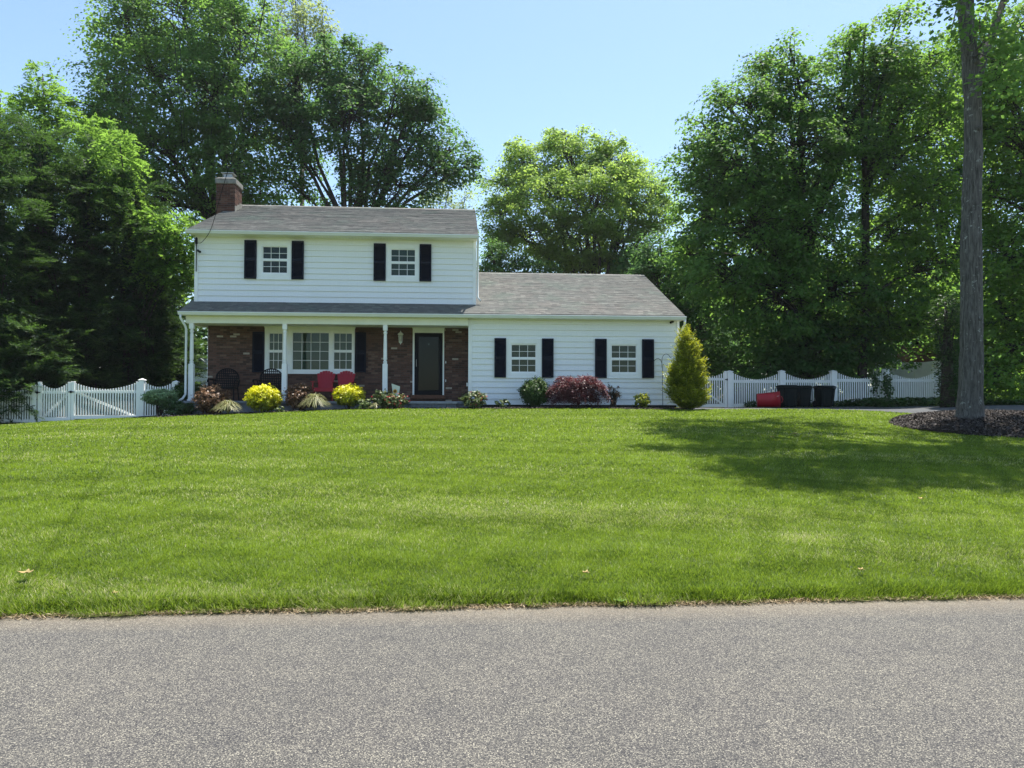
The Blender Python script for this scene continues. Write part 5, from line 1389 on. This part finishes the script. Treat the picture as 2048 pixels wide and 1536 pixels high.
# golden arborvitae
lobs = []
for k, (py, w, px) in enumerate([(682, 4, 1371), (698, 8, 1373), (712, 14, 1375), (730, 19, 1377), (748, 23, 1378), (770, 26, 1379), (792, 28, 1379), (808, 26, 1379), (752, 9, 1354), (768, 9, 1350), (792, 10, 1354)]):
    lobs.append(pl(px, py, w, 13, 23.0))
b = D(1378, 815, 23.0)
feather_tree('arborvitae', 'pointed golden green conifer at the right corner of the wing', (b.x, b.y), lobs, M['arb'], 2300, .30, K=6, lw=.11, ll=.5, droop=-.05, upw=.9, out=.9, cat='conifer', tr=.06, fill=9000)
# ivy along the right fence
def ivybank():
    n = 26000
    x = RNG.uniform(10.8, 26, n); y = 26.6+1.3*RNG.random(n)
    y = np.where(x > 14.8, RNG.uniform(0, 1, n)*(2.6)+25.3-np.clip(x-17, 0, 9)*.9, y); y += np.where(x < 14.8, .75, 0)
    h = .05+.30*np.abs(np.sin(x*1.7+y*2))*np.sin(np.pi*np.clip((y-24.6)/4, .15, .95))
    k = (x > 14.6) | (RNG.random(n) < .3); x, y, h = x[k], y[k], h[k]
    z = gn(x, y)+h*RNG.random(len(x))
    o = quads('ground_ivy', leaves(np.c_[x, y, z], unit(np.c_[RNG.normal(size=(len(x), 2))*.5, np.ones(len(x))]), .12, .85, .05), M['ivy']); tag(o, kind='stuff')
ivybank()
for (px, py, Y, n, lb) in ((1775, 775, 27.85, 420, 'ivy climbing the fourth fence post'), (1750, 765, 27.9, 260, 'ivy sprig across the pickets left of the fourth post')):
    c = W(px, py, Y); P = np.array(c)+RNG.normal(size=(n//2, 3))*np.array((.09, .03, .30))
    r = thing('climbing_ivy', (c.x, c.y, g(c.x, c.y)), lb, 'vine', 'ivy on the fence')
    quads('foliage', leaves(P, unit(RNG.normal(size=P.shape)*.4+np.array([0, -1, .4])), .10, .85), M['ivy'], r)
    mb = MB(); b0 = Vector((c.x, c.y, g(c.x, c.y))); mb.tube([b0, b0.lerp(c, .5)+Vector((.06, -.02, 0)), c+Vector((-.05, -.01, .5))], .008, 5); mb.build('stems', M['bark'], r)

# ------------------------------------------------------------------ fallen leaves
M['dry'] = plain('dry_leaf', (.40, .30, .13), .8, .25, 40, .1); M['greenleaf'] = plain('fresh_fallen_leaf', (.14, .24, .05), .6, .2, 40, .2)
def fallen(px, py, z, size, label, m='dry', rot=0, lift=.05):
    c = D(px, py, z); x, y = c.x, c.y; gz = g(x, y)+lift if y > ROAD_Y else .02
    pts = []; n = 40
    for k in range(n):
        a = 2*math.pi*k/n; rr = size*(.45+.30*abs(math.cos(2.5*a))**1.5+.06*math.cos(10*a))
        pts.append((a, rr))
    mb = MB(); vs = [(x, y, gz+.01)]
    for a, rr in pts:
        u, v = rr*math.cos(a), rr*math.sin(a); cz = .45*size*abs(math.sin(a*1.0+rot))*(rr/size)**2+.25*u*u/size
        vs.append((x+u*math.cos(rot)-v*math.sin(rot), y+u*math.sin(rot)+v*math.cos(rot), gz+.01+cz))
    v2 = [(p[0], p[1], p[2]-.0015) for p in vs]
    mb.add(vs+v2, [(0, 1+k, 1+(k+1) % n) for k in range(n)]+[(n+1, n+2+(k+1) % n, n+2+k) for k in range(n)])
    b0 = Vector((x, y, gz+.01)); mb.tube([b0, b0+Vector((math.cos(rot+3)*size*.8, math.sin(rot+3)*size*.8, .02))], .0025, 4)
    o = mb.build('fallen_leaf', M[m], None); tag(o, label, 'leaf', 'leaves fallen on the lawn')
fallen(50, 1172, 6.15, .075, 'big curled tan leaf on the grass near the left edge', rot=.4, lift=.07)
fallen(228, 1228, 5.82, .035, 'small tan leaf at the road edge far left', rot=2, lift=.02)
fallen(1172, 1151, 6.35, .045, 'narrow brown leaf in the grass above the green one', rot=1.1, lift=.05)
fallen(1240, 1207, 5.86, .07, 'green three-lobed leaf at the road edge', 'greenleaf', .2, .02)
fallen(1723, 1138, 6.5, .040, 'small pale tan leaf in the grass toward the right', rot=.8)
fallen(1843, 999, 9.6, .05, 'tan leaf alone on the lawn below the tree shade', rot=2.2)
fallen(1590, 886, 16.3, .09, 'pale leaf lying in the tree shade', rot=.2)
fallen(1545, 896, 15.7, .07, 'smaller pale leaf in the tree shade, left of the other', rot=1.9)

# ------------------------------------------------------------------ summer haze
mb = MB(); mb.box(-206, 206, -206, 306, -1.2, 40)
hz = mb.build('haze', None, None)
hm = bpy.data.materials.new('summer_haze'); hm.use_nodes = True
hn = hm.node_tree; hn.nodes.clear()
ho = hn.nodes.new('ShaderNodeOutputMaterial'); hv = hn.nodes.new('ShaderNodeVolumePrincipled')
hv.inputs['Color'].default_value = (.92, .96, 1, 1); hv.inputs['Density'].default_value = .00025; hv.inputs['Anisotropy'].default_value = .35
hn.links.new(hv.outputs[0], ho.inputs['Volume'])
hz.data.materials.append(hm)
tag(hz, kind='stuff')
